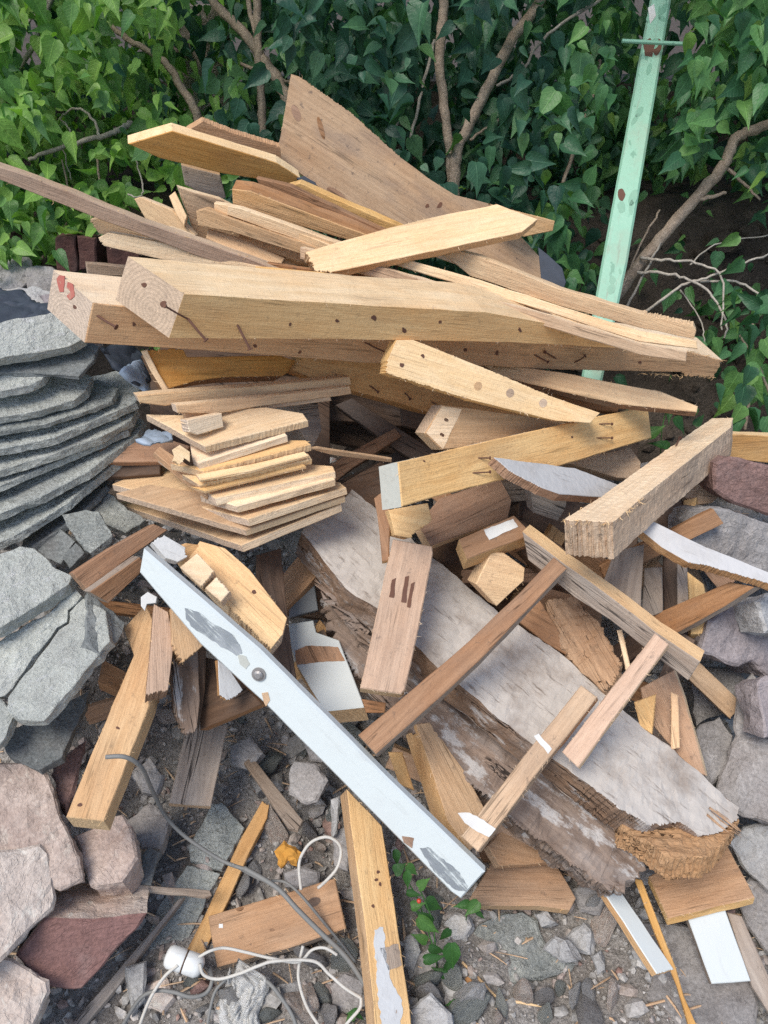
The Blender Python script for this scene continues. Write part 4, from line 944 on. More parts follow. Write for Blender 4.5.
# tarps
def sheet_tarp(label, poly, t, mat, seed):
    o = S('tarp', label, poly, (0, t, len(poly)//2, t + .05), -2, .004, mat, cat='tarp', dens=.012, disp=.018, dscale=22, bevel=0, seed=seed, smooth=True, jag={1:.004})
    return o
sheet_tarp('dark blue tarp bunched on top of the concrete sheets', [(-60,298),(0,288),(25,292),(40,306),(70,300),(78,316),(48,324),(0,334),(-60,342)], 1.62, 'tarp', 2)
sheet_tarp('dark blue tarp scrap hanging in the gap under the painted beam', [(98,346),(130,345),(142,352),(152,380),(140,384),(125,376),(112,362)], 1.58, 'tarp', 5)
sheet_tarp('frayed pale edge of plastic at the gap under the painted beam', [(124,372),(140,360),(150,384),(148,394),(142,384),(134,378)], 1.55, 'tarp_pale', 6)
sheet_tarp('pale blue plastic scrap behind the stack of boards', [(137,440),(148,428),(170,432),(172,440),(150,444)], 1.56, 'tarp_pale', 7)
def inpoly(x, y, poly):
    c = False
    for i in range(len(poly)):
        (x1, y1), (x2, y2) = poly[i], poly[i - 1]
        if (y1 > y) != (y2 > y) and x < (x2 - x1) * (y - y1) / (y2 - y1) + x1: c = not c
    return c
# ================================================================== ground and rubble
def sstep(a, b, x):
    f = max(0, min(1, (x - a) / (b - a)))
    return f * f * (3 - 2 * f)
def hz(X, Y):
    g_ = lambda cx, cy, s, a: a * math.exp(-((X - cx) ** 2 + (Y - cy) ** 2) / (s * s))
    z = g_(.05, 1.95, .62, .36) + g_(-1.05, 1.45, .52, .50) + g_(1.0, 1.75, .45, .48)
    z = max(z, .93 * sstep(2.0, 2.95, Y))
    near = max(0, 1 - abs(Y - 1.4) / 3)
    q = Vector((X * 5, Y * 5, 0))
    z += near * (.030 * noise.noise(q) + .018 * noise.noise(q * 2.7) + .009 * noise.noise(q * 7))
    return z
def axis(a, b, n_): return [a + (b - a) * i / n_ for i in range(n_ + 1)]
xs = [-120, -60, -30, -15, -8, -5, -3.5, -2.6] + axis(-2.1, 2.1, 130) + [2.6, 3.5, 5, 8, 15, 30, 60, 120]
ys = [-60, -30, -12, -5, -2, -1, -.4, 0] + axis(.2, 3.2, 100) + [3.6, 4.2, 5, 7, 10, 16, 30, 60, 150]
bm = bmesh.new()
vv = [[bm.verts.new((x, y, hz(x, y))) for x in xs] for y in ys]
for j in range(len(ys) - 1):
    for i in range(len(xs) - 1):
        bm.faces.new((vv[j][i], vv[j][i + 1], vv[j + 1][i + 1], vv[j + 1][i]))
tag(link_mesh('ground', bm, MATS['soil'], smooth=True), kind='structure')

# per-pebble colour
m, nt, b = nt_new('rubble_pebbles'); n_ = N(nt)
ge = n_.add('ShaderNodeNewGeometry'); tc = n_.add('ShaderNodeTexCoord')
c = n_.ramp(ge.outputs['Random Per Island'], [(0, (.29, .275, .255)), (.3, (.39, .375, .35)), (.55, (.45, .43, .405)), (.72, (.38, .31, .265)), (.84, (.53, .51, .48)), (.95, (.30, .18, .145)), (1, (.6, .58, .55))])
f = n_.noise(tc.outputs['Object'], 90, 5, .7)
c = n_.mix(.55, c, n_.ramp(f, [(.3, .12), (.7, .75)]), 'OVERLAY')
nt.links.new(c, b.inputs['Base Color']); b.inputs['Roughness'].default_value = .9
n_.bump(f, .8, .004, b)
MATS['rubble_pebbles'] = m
ico = bmesh.new(); bmesh.ops.create_icosphere(ico, subdivisions=1, radius=1)
ICV = [v.co.copy() for v in ico.verts]; ICF = [[v.index for v in f.verts] for f in ico.faces]; ico.free()
def pebbles(name, count, gen, mat, seed):
    rr = random.Random(seed); V = []; Fc = []
    for i in range(count):
        p, s = gen(rr)
        if p is None: continue
        rot_ = Matrix.Rotation(rr.uniform(0, 6.28), 3, Vector((rr.uniform(-1,1), rr.uniform(-1,1), rr.uniform(-1,1))).normalized())
        sc = Vector((s * rr.uniform(.7, 1.5), s * rr.uniform(.6, 1.1), s * rr.uniform(.4, .8)))
        o = len(V)
        for co in ICV:
            q = co * rr.uniform(.6, 1.25)
            q = rot_ @ Vector((q.x * sc.x, q.y * sc.y, q.z * sc.z))
            V.append(p + q)
        Fc += [[o + a for a in f] for f in ICF]
    me = bpy.data.meshes.new(name); me.from_pydata(V, [], Fc); me.materials.append(MATS[mat])
    o = bpy.data.objects.new(name, me); COL.objects.link(o)
    return o
def gen_p(rr):
    X = rr.uniform(-1.35, 1.35); Y = rr.uniform(.40, 2.2)
    s = min(.034, .0045 * math.exp(rr.gauss(.5, .62)))
    return Vector((X, Y, hz(X, Y) + s * .25)), s
tag(pebbles('rubble', 7500, gen_p, 'rubble_pebbles', 11), 'grey rubble and grit covering the ground under the heap', 'rubble', kind='stuff')
def gen_g(rr):
    X = rr.uniform(-.75, .75); Y = rr.uniform(.5, 1.35)
    s = .0022 * math.exp(rr.gauss(.3, .5))
    return Vector((X, Y, hz(X, Y) + s * .4)), s
tag(pebbles('grit', 6000, gen_g, 'rubble_pebbles', 12), 'fine stone grit between the rubble lumps', 'grit', kind='stuff')
# wood chips and straw
rr = random.Random(5); bm = bmesh.new()
for i in range(900):
    X = rr.uniform(-.9, .9); Y = rr.uniform(.5, 1.6); L_ = .01 + .07 * rr.random() ** 2; a = rr.uniform(0, 6.28)
    d = Vector((math.cos(a), math.sin(a), rr.uniform(-.2, .3))) * L_
    p = Vector((X, Y, hz(X, Y) + .012))
    r_ = rr.uniform(.0008, .0028)
    tube_bm(bm, [p - d * .5, p + Vector((0, 0, r_)), p + d * .5], [r_, r_, r_ * .4], 4)
tag(link_mesh('wood_chips', bm, MATS['wood_tan']), 'wood splinters and straw strewn over the rubble', 'wood chips', kind='stuff')
def gen_bank(rr):
    X = rr.uniform(-1.9, 1.9); Y = rr.uniform(2.0, 2.8); s = min(.06, .014 * math.exp(rr.gauss(.2, .6)))
    return Vector((X, Y, hz(X, Y) + s * .2)), s
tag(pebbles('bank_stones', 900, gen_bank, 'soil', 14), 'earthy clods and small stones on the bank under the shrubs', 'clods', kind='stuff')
# medium loose stones, individuals
bmz = []
rr = random.Random(21)
for k in range(6):
    t_ = bmesh.new(); bmesh.ops.create_icosphere(t_, subdivisions=3, radius=1)
    off = Vector((k * 17, 5, 3))
    # a broken lump: cut by random planes, then roughened
    for c_ in range(9):
        nn = Vector((rr.uniform(-1, 1), rr.uniform(-1, 1), rr.uniform(-1, 1))).normalized(); dd = rr.uniform(.45, .75)
        for v in t_.verts:
            e_ = v.co.dot(nn) - dd
            if e_ > 0: v.co -= nn * e_
    for v in t_.verts: v.co *= 1 + .10 * noise.noise(v.co * 3 + off) + .05 * noise.noise(v.co * 8 + off)
    me = bpy.data.meshes.new('rubble_stone'); t_.to_mesh(me); t_.free(); me.materials.append(MATS[['stone_grey', 'concrete', 'stone_light', 'stone_light', 'concrete_pale', 'stone_pale'][k]])
    bmz.append(me)
spots = [(255,700),(240,720),(270,725),(225,700),(290,820),(270,830),(310,835),(246,815),(232,800),(318,900),(350,905),(352,930),(310,960),(255,955),(236,1000),(205,1010),(300,1012),(356,950),(420,905),(430,915),(462,955),(480,1000),(500,1005),(520,998),(540,1000),(560,990),(575,1000),(590,995),(545,1015),(500,1020),(585,1018),(470,1015),(525,980),(600,910),(590,870),(605,925),(330,1018),(270,1018),(218,890),(235,905),(160,830),(172,845),(150,860),(230,840),(255,870),(300,850),(335,815),(320,850),(430,1000),(345,960),(395,990),(415,1000),(455,985),(610,1000),(580,975),(270,765),(262,790),(205,830)]
for _ in range(60):
    spots.append((rr.choice([rr.uniform(110, 400), rr.uniform(380, 640)]), rr.uniform(690, 1020)))
for i, (x, y) in enumerate(spots):
    if any(inpoly(x, y, q_) for q_ in ([(195,905),(345,865),(360,940),(212,985)], [(335,780),(390,810),(430,1060),(360,1060)], [(180,795),(260,795),(240,900),(170,990),(130,980),(150,880)], [(460,905),(585,905),(590,975),(505,1000),(460,975)], [(60,640),(165,640),(140,840),(60,840)], [(160,720),(235,720),(215,815),(160,815)], [(-10,870),(165,870),(165,960),(90,1030),(-10,1030)], [(0,600),(120,600),(70,770),(0,770)])): continue
    lo, hi = 1.1, 3.0
    for _ in range(28):
        md = (lo + hi) / 2; q = P(x, y, md)
        if q.z > hz(q.x, q.y): lo = md
        else: hi = md
    q = P(x, y, lo)
    s = rr.uniform(.013, .042)
    o = bpy.data.objects.new('rubble_stone', bmz[i % 6]); COL.objects.link(o)
    o.location = q + Vector((0, 0, s * .45)); o.rotation_euler = (rr.uniform(0, 6), rr.uniform(0, 6), rr.uniform(0, 6)); o.scale = (s * rr.uniform(1, 1.5), s * rr.uniform(.8, 1.1), s * rr.uniform(.45, .85))
    tag(o, 'small loose rubble stone lying on the grit at the foot of the heap', 'rubble stone', 'small loose rubble stones')

# ================================================================== leaves
def leaf_mat(name, stops, trans=.38):
    m, nt, b = nt_new(name); n_ = N(nt)
    ge = n_.add('ShaderNodeNewGeometry'); tc = n_.add('ShaderNodeTexCoord')
    c = n_.ramp(ge.outputs['Random Per Island'], stops)
    f = n_.noise(tc.outputs['Object'], 35, 4, .6)
    c = n_.mix(.35, c, n_.ramp(f, [(.3, .25), (.7, .75)]), 'OVERLAY')
    uvn = n_.add('ShaderNodeUVMap', uv_map='blade'); sp = n_.add('ShaderNodeSeparateXYZ'); nt.links.new(uvn.outputs[0], sp.inputs[0])
    av = n_.math('ABSOLUTE', sp.outputs[1])
    rib = n_.ramp(av, [(.008, 1), (.03, 0)])
    wv = n_.math('SINE', n_.math('MULTIPLY', n_.math('SUBTRACT', sp.outputs[0], n_.math('MULTIPLY', av, .9)), 42))
    vein = n_.math('MAXIMUM', rib, n_.math('MULTIPLY', n_.ramp(wv, [(.8, 0), (.98, 1)]), .45))
    c = n_.mix(n_.math('MULTIPLY', vein, .5), c, n_.mix(1, c, (2.1, 1.9, 1.9), 'MULTIPLY'))
    nt.links.new(c, b.inputs['Base Color'])
    b.inputs['Roughness'].default_value = .40
    b.inputs['Specular IOR Level'].default_value = .35
    n_.bump(n_.math('ADD', n_.math('MULTIPLY', n_.noise(tc.outputs['Object'], 70, 3), 1.6), n_.math('MULTIPLY', vein, -.5)), .5, .003, b)
    tr = n_.add('ShaderNodeBsdfTranslucent')
    cc = n_.mix(1, c, (1.0, 1.25, .45), 'MULTIPLY'); nt.links.new(cc, tr.inputs['Color'])
    ms = n_.add('ShaderNodeMixShader'); ms.inputs[0].default_value = trans
    out = nt.nodes['Material Output']
    nt.links.new(b.outputs[0], ms.inputs[1]); nt.links.new(tr.outputs[0], ms.inputs[2]); nt.links.new(ms.outputs[0], out.inputs['Surface'])
    MATS[name] = m
leaf_mat('leaf_mid', [(0, (.036, .11, .055)), (.4, (.07, .19, .08)), (.75, (.12, .275, .09)), (.93, (.13, .27, .07)), (1, (.21, .36, .08))])
leaf_mat('leaf_deep', [(0, (.024, .075, .052)), (.5, (.044, .125, .078)), (.86, (.075, .18, .09)), (1, (.10, .22, .07))])
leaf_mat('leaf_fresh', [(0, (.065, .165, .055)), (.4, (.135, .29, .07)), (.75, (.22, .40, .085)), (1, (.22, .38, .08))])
leaf_mat('leaf_weed', [(0, (.03, .09, .025)), (.6, (.05, .15, .035)), (1, (.09, .21, .05))])
# heart shaped template: (along, across, height)
HALF = [(-.045, .15), (.06, .32), (.28, .39), (.58, .27), (.84, .10)]
MIDR = [(0, 0), (.14, 0), (.34, 0), (.58, 0), (.80, 0), (1.10, 0)]
def leaf_verts(rr, fold, droop):
    out = []
    for a, w in MIDR: out.append((a, 0, -droop * a * a))
    for sgn in (1, -1):
        for a, w in HALF: out.append((a, sgn * w, fold * w - droop * a * a + .04 * math.sin(a * 9 + sgn)))
    return out
LF = []
for base, flip in ((6, 0), (11, 1)):
    h0, h1, h2, h3, h4 = range(base, base + 5)
    fs = [(0, h0, 1), (1, h0, h1), (1, h1, h2, 2), (2, h2, h3, 3), (3, h3, h4, 4), (4, h4, 5)]
    for f in fs: LF.append(f if flip else f[::-1])
def leaves_obj(name, items, mat, parent, seed):
    """items: (point, size, tip direction, normal)"""
    rr = random.Random(seed); V = []; Fc = []
    for p, s, d, nn in items:
        d = d.normalized(); sd = d.cross(nn).normalized(); nn = sd.cross(d)
        o = len(V)
        wid = rr.uniform(.62, 1.12)
        for a, w, h in leaf_verts(rr, rr.uniform(.05, .8), rr.uniform(-.1, .5)):
            V.append(p + (d * a + sd * (w * wid) + nn * h) * s)
        Fc += [tuple(o + i for i in f) for f in LF]
    me = bpy.data.meshes.new(name); me.from_pydata(V, [], Fc); me.materials.append(MATS[mat])
    for q in me.polygons: q.use_smooth = True
    tmpl = [(a, 0.) for a, w in MIDR] + [(a, w) for a, w in HALF] + [(a, w) for a, w in HALF]
    uv = me.uv_layers.new(name='blade'); nv = len(tmpl); flat = []
    for lp in me.loops: flat.extend(tmpl[lp.vertex_index % nv])
    uv.data.foreach_set('uv', flat)
    o = bpy.data.objects.new(name, me); COL.objects.link(o); o.parent = parent
    return o
BANK = [(640,185),(700,165),(768,190),(1000,190),(1000,420),(640,440),(600,310)]
LOWC = [(700,300),(740,285),(1000,280),(1000,420),(735,420),(705,370)]
PILL = [(168,25),(215,10),(232,95),(190,112)]
DARKL = [(95,165),(150,150),(185,180),(185,250),(70,300),(62,262),(95,235)]
STONL = [(-400,262),(60,250),(140,260),(140,420),(-400,420)]
def density(x, y):
    if inpoly(x, y, LOWC): return .9
    if inpoly(x, y, BANK): return .16
    if inpoly(x, y, PILL): return .18
    if inpoly(x, y, DARKL): return .2
    if inpoly(x, y, STONL): return 0
    if y > 430: return 0
    if x > 560 and y > 330: return .35
    if y > 300 and x < 560: return .3
    return 1
def clump(q, k): return noise.noise(q * k) 
groups = {'left': [], 'mid': [], 'right': [], 'low': []}
rr = random.Random(77)
def leafdir(rr, out=.7):
    d = Vector((rr.gauss(0, .85), rr.gauss(-.4, .55), -.85 + rr.gauss(0, .55)))
    nn = Vector((rr.gauss(0, .6), -1 + rr.gauss(0, .4), .75 + rr.gauss(0, .55)))
    return d, nn
VIEW = [[(212,0),(245,35),(284,92)],[(257,0),(259,60),(262,115)],[(122,35),(168,66),(197,114)],[(28,160),(100,137),(133,122)],[(443,0),(440,50),(448,141)],
  [(541,0),(509,45),(478,108),(457,152)],[(600,0),(547,35),(496,86)],[(768,125),(735,139),(724,165),(684,212),(644,258),(610,304)],[(657,0),(612,250)],[(663,0),(620,250)],[(622,42),(684,44)],[(100,137),(76,108),(60,118),(72,180)],[(52,0),(25,60)]]
def segd(x, y):
    best = 99
    for pl in VIEW:
        for (x1, y1), (x2, y2) in zip(pl, pl[1:]):
            dx, dy = x2 - x1, y2 - y1
            f = max(0, min(1, ((x - x1) * dx + (y - y1) * dy) / (dx * dx + dy * dy)))
            best = min(best, math.hypot(x - x1 - f * dx, y - y1 - f * dy))
    return best
tries = 0
while tries < 135000:
    tries += 1
    X = rr.uniform(-2.3, 2.3); Y = 2.2 + 1.1 * rr.random() ** .85; Z = rr.uniform(.4, 2.35)
    q = Vector((X, Y, Z))
    if Z < hz(X, Y) + .03: continue
    pr = proj(q)
    x, y, t = pr
    dn = density(x, y)
    if not (-60 < x < 828 and -60 < y < 440): dn = min(dn, .35)
    cl = clump(q, 4.2) + .5 * clump(q, 10)
    dn *= .42 * max(0, min(1, .62 + cl * 1.5))
    if Y > 2.8: dn *= 1.6
    if t < 2.5 and inpoly(x, y + 6, [(625,-80),(700,-80),(655,260),(610,420),(570,420),(590,260)]): continue
    if t < 2.62 and -30 < y < 330 and segd(x, y + 8) < 17 and rr.random() < .93: continue
    if rr.random() > dn: continue
    jx = x + rr.gauss(0, 45)
    k = 'low' if inpoly(x, y, LOWC) else ('left' if jx < 215 else ('mid' if jx < 575 else 'right'))
    s = .026 + .056 * rr.random() ** 1.3 * (.9 if k == 'left' else 1) * (.85 if Y > 2.9 else 1)
    d, nn = leafdir(rr)
    groups[k].append((q, s, d, nn))
print('LEAVES', {k: len(v) for k, v in groups.items()})

for reg, key, cnt, t0, t1 in (([(548,200),(600,170),(650,165),(640,250),(618,305),(560,300)], 'right', 170, 2.12, 2.6), ([(-20,150),(60,150),(75,262),(-20,262)], 'left', 130, 2.1, 2.5), ([(60,190),(130,180),(135,240),(62,245)], 'left', 60, 2.2, 2.5),
    ([(-20,-20),(120,-20),(110,130),(-20,140)], 'left', 150, 2.05, 2.4), ([(660,-20),(790,-20),(790,180),(680,165)], 'right', 120, 2.05, 2.4)):
    k_ = 0
    while k_ < cnt:
        x, y = rr.uniform(-20, 790), rr.uniform(-20, 310)
        if not inpoly(x, y, reg): continue
        k_ += 1
        if segd(x, y + 8) < 14 or inpoly(x, y, [(610,-80),(700,-80),(650,260),(610,420),(570,420),(575,260)]): continue
        d, nn = leafdir(rr); groups[key].append((P(x, y, rr.uniform(t0, t1)), .03 + .055 * rr.random(), d, nn))
for i in range(150):      # low growth on the bank
    x, y = rr.uniform(690, 900), rr.uniform(285, 425)
    if not inpoly(x, y, LOWC) or clump(P(x, y, 2.2), 5) < -.25: continue
    d, nn = leafdir(rr)
    groups['low'].append((P(x, y, rr.uniform(2.05, 2.35)), rr.uniform(.05, .085), d, nn))
def stem(parent, pts, rpx, name='stem', mat='bark', n_=7, wob=.006):
    q = spline([P(*p) for p in pts], n_)
    rr = random.Random(int(pts[0][0] * 3 + pts[0][1]))
    rs = []
    for i in range(len(q)):
        f = i / (len(q) - 1)
        r0 = (rpx[0] + (rpx[1] - rpx[0]) * f) / F * 2.4 / 2
        rs.append(r0 * (1 + .16 * noise.noise(Vector((i * .6, rpx[0], 0)))))
        if 0 < i < len(q) - 1: q[i] += Vector((rr.uniform(-1, 1), rr.uniform(-1, 1), rr.uniform(-1, 1))) * wob * .5
    bm = bmesh.new(); tube_bm(bm, q, rs, 8)
    return link_mesh(name, bm, MATS[mat], parent, smooth=True)
def shrub(name, label, key, mat, base, seed, cat='shrub'):
    g = empty(name, base)
    tag(g, label, cat, 'lilac shrubs behind the heap' if name == 'lilac_shrub' else None)
    bpy.context.view_layer.update()
    inv = g.matrix_world.inverted()
    it = [(inv @ p, s, d, n2) for p, s, d, n2 in groups[key]]
    leaves_obj('foliage', it, mat, g, seed)
    return g
class Rel:
    pass
def stems_of(g, lst):
    for o_ in lst:
        pts, r_ = o_[0], o_[1]
        o = stem(g, pts, r_, o_[2] if len(o_) > 2 else 'stem', o_[3] if len(o_) > 3 else 'bark')
        o.matrix_parent_inverse = g.matrix_world.inverted()
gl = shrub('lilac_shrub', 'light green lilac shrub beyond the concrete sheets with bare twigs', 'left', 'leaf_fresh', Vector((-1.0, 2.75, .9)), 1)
stems_of(gl, [
  ([(100,10,2.55),(122,35,2.5),(150,52,2.48),(168,66,2.46),(183,90,2.45),(197,114,2.45),(205,150,2.5)], (5,10)),
  ([(28,160,2.32),(60,148,2.32),(100,137,2.33),(118,130,2.34),(133,122,2.35)], (3.5,6), 'twig', 'bark_pale'),
  ([(100,137,2.33),(92,118,2.33),(76,108,2.34),(60,118,2.36)], (3,1.6), 'twig', 'bark_pale'),
  ([(60,118,2.36),(70,132,2.35),(64,150,2.35),(72,180,2.38)], (1.6,1.2), 'twig', 'bark_pale'),
  ([(-20,110,2.45),(25,60,2.45),(52,0,2.45),(60,-30,2.45)], (5,4), 'twig', 'bark_pale'),
  ([(0,30,2.5),(28,22,2.5),(50,0,2.52)], (3,3), 'twig', 'bark_pale'),
  ([(143,135,2.2),(137,160,2.2),(143,185,2.2),(140,197,2.2),(128,194,2.2)], (1.6,1.4), 'twig', 'bark_pale'),
  ([(95,150,2.4),(100,185,2.4),(97,230,2.4)], (2.5,2), 'twig'),
  ([(160,40,2.6),(150,10,2.6),(140,-30,2.6)], (6,5)),
  ([(40,260,2.4),(70,215,2.4),(62,160,2.45)], (2.5,2), 'twig')])
gm = shrub('lilac_shrub', 'dark green lilac shrub behind the wide weathered board with forking stems', 'mid', 'leaf_deep', Vector((.0, 2.85, .9)), 2)
stems_of(gm, [
  ([(196,-40,2.5),(212,0,2.48),(245,35,2.45),(268,66,2.42),(284,92,2.40),(300,130,2.42)], (9,12)),
  ([(256,-40,2.42),(257,0,2.42),(259,60,2.42),(262,115,2.44),(266,160,2.46)], (8,9)),
  ([(246,-20,2.46),(250,10,2.46),(258,45,2.44)], (6,5)),
  ([(232,62,2.5),(262,72,2.5),(290,82,2.5),(330,85,2.5)], (4,3), 'twig'),
  ([(443,-40,2.36),(444,0,2.36),(440,50,2.36),(443,100,2.38),(450,150,2.42),(452,200,2.45)], (10,9)),
  ([(555,-30,2.44),(541,0,2.42),(509,45,2.38),(478,108,2.38),(457,152,2.40),(454,200,2.42)], (10,12)),
  ([(620,-20,2.4),(600,0,2.4),(547,35,2.38),(521,71,2.38),(496,86,2.38)], (3,3), 'twig', 'bark_pale'),
  ([(435,40,2.45),(422,90,2.45),(408,150,2.45)], (3.5,3), 'twig', 'bark_pale'),
  ([(404,95,2.5),(394,135,2.5),(380,180,2.5)], (3,2.5), 'twig', 'bark_pale'),
  ([(312,-20,2.4),(330,30,2.4),(350,70,2.45)], (3,2.5), 'twig'),
  ([(495,60,2.4),(488,85,2.4),(478,108,2.39)], (5,5), 'twig'),
  ([(470,140,2.5),(500,120,2.5),(530,108,2.5)], (3,2), 'twig')])
gr_ = shrub('lilac_shrub', 'mid green lilac shrub around the green iron pole with a thick slanting branch', 'right', 'leaf_mid', Vector((.85, 2.75, .9)), 3)
stems_of(gr_, [
  ([(830,100,2.26),(768,125,2.28),(735,139,2.30),(724,165,2.30),(684,212,2.32),(644,258,2.36),(610,304,2.42),(590,340,2.48)], (9,13)),
  ([(724,165,2.3),(740,180,2.3),(760,200,2.3)], (4,2), 'twig'),
  ([(676,215,2.33),(700,200,2.31),(726,193,2.30)], (6,3), 'twig'),
  ([(640,258,2.34),(665,260,2.3),(700,264,2.28),(722,278,2.26),(722,330,2.26)], (3,1.6), 'twig', 'bark_pale'),
  ([(637,272,2.34),(675,275,2.3),(706,290,2.28),(726,320,2.26),(724,338,2.26)], (3.2,1.6), 'twig', 'bark_pale'),
  ([(645,312,2.36),(682,285,2.3),(710,277,2.28),(750,260,2.28),(790,250,2.28)], (3,1.6), 'twig', 'bark_pale'),
  ([(700,282,2.3),(735,282,2.28),(768,298,2.26),(800,312,2.26)], (2.6,2), 'twig', 'bark_pale'),
  ([(625,312,2.36),(650,262,2.34),(664,238,2.33)], (2.6,2), 'twig', 'bark_pale'),
  ([(618,300,2.38),(640,245,2.36),(660,210,2.36)], (2,2), 'twig'),
  ([(690,265,2.32),(715,245,2.34),(768,235,2.36)], (1.6,1.2), 'twig', 'bark_pale'),
  ([(680,290,2.34),(700,320,2.34),(705,345,2.34)], (1.6,1.2), 'twig', 'bark_pale'),
  ([(600,60,2.5),(585,120,2.5),(560,190,2.5)], (4,4), 'twig'),
  ([(720,40,2.5),(700,0,2.5),(690,-30,2.5)], (4,4), 'twig')])
glow = shrub('low_shrub', 'low leafy growth on the bank beside the steep beam', 'low', 'leaf_mid', Vector((1.15, 2.4, .7)), 4, cat='shrub')
stems_of(glow, [([(745,430,2.3),(750,380,2.28),(752,320,2.28)], (3,2), 'twig'), ([(775,430,2.3),(765,380,2.28),(740,335,2.28)], (3,2), 'twig')])
# few leaves on the bank between heap and rocks
# wall, pillar, far foliage
def rough_wall(name, x0, x1, y, z0, z1, mat, label, cat, d=.3, step=.08, disp=.03):
    bm = bmesh.new()
    nx, nz = int((x1 - x0) / step), int((z1 - z0) / step)
    fr = [[bm.verts.new((x0 + (x1 - x0) * i / nx, y + disp * noise.noise(Vector((i * .37, j * .41, 2))) + disp * .6 * noise.noise(Vector((i * 1.3, j * 1.1, 7))), z0 + (z1 - z0) * j / nz)) for i in range(nx + 1)] for j in range(nz + 1)]
    for j in range(nz):
        for i in range(nx): bm.faces.new((fr[j][i], fr[j][i + 1], fr[j + 1][i + 1], fr[j + 1][i]))
    tb = [bm.verts.new((fr[nz][i].co.x, y + d, z1)) for i in range(nx + 1)]; bb = [bm.verts.new((v.co.x, y + d, z0)) for v in tb]
    for i in range(nx):
        bm.faces.new((fr[nz][i], fr[nz][i + 1], tb[i + 1], tb[i])); bm.faces.new((tb[i], tb[i + 1], bb[i + 1], bb[i]))
    return tag(link_mesh(name, bm, MATS[mat]), label, cat)
rough_wall('wall', -5, 5, 3.75, .7, 1.22, 'wall_render', 'dark rough garden wall hidden behind the lilac leaves', 'wall')
pq = P(197, 60, 2.95)
rough_wall('brick_pillar', pq.x - .10, pq.x + .10, pq.y, .8, 1.50, 'stone_pink', 'pinkish brown pillar glimpsed between the leaves above the orange plank', 'pillar', d=.2, step=.04, disp=.012)
far = []
rr = random.Random(8)
for i in range(5200):
    q = Vector((rr.uniform(-3.4, 3.4), rr.uniform(3.2, 4.2), rr.uniform(.95, 2.9)))
    d, nn = leafdir(rr); far.append((q, rr.uniform(.07, .12), d, nn))
o = leaves_obj('foliage', far, 'leaf_deep', None, 9)
tag(o, 'dense dark foliage of more shrubs beyond the wall', 'foliage', kind='stuff')

paint('paint_dark_green', (.17, .36, .25), (.25, .42, .31), .6)
# ================================================================== green pole
gp = empty('iron_pole', P(610, 300, 2.12)); tag(gp, 'mint green painted iron pole with rust marks leaning in the lilac leaves', 'pole')
bpy.context.view_layer.update()
pole = S('post', None, [(662,-70),(650,0),(602,260),(577,402),(597,405),(628,260),(671,0),(682,-70)], ((672,-70),2.30,(587,403),2.06), 0, .05, 'paint_green', parent=gp, bevel=.006, smooth=False, amp=.0004)
bpy.context.view_layer.update()
patch(pole, 'rust_spot', [(643,42),(650,38),(655,46),(652,57),(645,56)], 'rust', lift=.0004)
patch(pole, 'rust_spot', [(648,8),(654,4),(656,16),(650,24)], 'paper', lift=.0004)
rz = random.Random(3)
for _ in range(16):
    y_ = rz.uniform(0, 290); xc = 660 - 50 * y_ / 300 + rz.uniform(-7, 7)
    blob(pole, 'paint_chip', (xc, y_), rz.uniform(1.2, 4.5), rz.uniform(2, 9), rz.uniform(-.4, .7), ('rust' if _ in (4, 11) else 'paint_dark_green'))
bm = bmesh.new(); iv = gp.matrix_world.inverted()
tube_bm(bm, [iv @ P(622, 41, 2.20), iv @ P(684, 44, 2.20)], .0055, 8)
link_mesh('cross_rod', bm, MATS['paint_green'], gp)

# ================================================================== cords, cables, small things
def cord(name, label, pts, rpx, mat, cat, strands=False):
    q = spline([P(*p) for p in pts], 8)
    bm = bmesh.new(); tube_bm(bm, q, rpx / F * 1.45 / 2, 7)
    return tag(link_mesh(name, bm, MATS[mat], smooth=True), label, cat)
cord('cable', 'grey cable snaking from the golden beam over the pale green slab', [(106,757,1.30),(125,757,1.30),(141,767,1.33),(152,790,1.42),(165,815,1.50),(180,832,1.52),(200,847,1.52),(225,862,1.52),(248,870,1.50)], 4.2, 'cable_grey', 'cable')
cord('cable', 'thick grey cable lying across the pinkish board with two knots', [(244,868,1.50),(276,887,1.48),(297,909,1.46),(320,932,1.45),(345,956,1.44),(362,980,1.43),(374,1000,1.42)], 5.2, 'cable_grey', 'cable')
cord('cable', 'thin grey cable branching towards the long pale plank', [(232,864,1.51),(262,880,1.52),(290,885,1.50),(330,930,1.49),(356,962,1.47)], 3, 'cable_grey', 'cable')
cord('cable', 'grey cable loop curling under the white insulator', [(120,1030,1.36),(139,1000,1.40),(155,991,1.41),(173,992,1.41),(191,997,1.41),(206,993,1.42),(212,981,1.43),(210,968,1.45)], 4, 'cable_grey', 'cable')
cord('cable', 'grey cable arc beside the white rag', [(252,972,1.43),(269,983,1.42),(282,999,1.41),(293,1017,1.40),(300,1040,1.39)], 4, 'cable_grey', 'cable')
cord('cable', 'thin grey cable arc on the other side of the white rag', [(232,975,1.43),(216,990,1.42),(209,1015,1.40),(206,1040,1.39)], 3, 'cable_grey', 'cable')
cord('cord', 'white cord forming an upright loop above the pinkish board', [(301,890,1.50),(299,865,1.52),(304,851,1.53),(313,841,1.53),(327,837,1.53),(338,843,1.53),(341,853,1.53),(337,868,1.52),(327,880,1.51),(318,888,1.51)], 3.4, 'cord_white', 'cord')
cord('cord', 'white cord running from the insulator along the edge of the pinkish board', [(199,957,1.41),(210,951,1.41),(224,948,1.42),(245,952,1.42),(270,958,1.42),(298,962,1.42),(312,950,1.43),(325,948,1.43),(337,955,1.43)], 3, 'cord_white', 'cord')
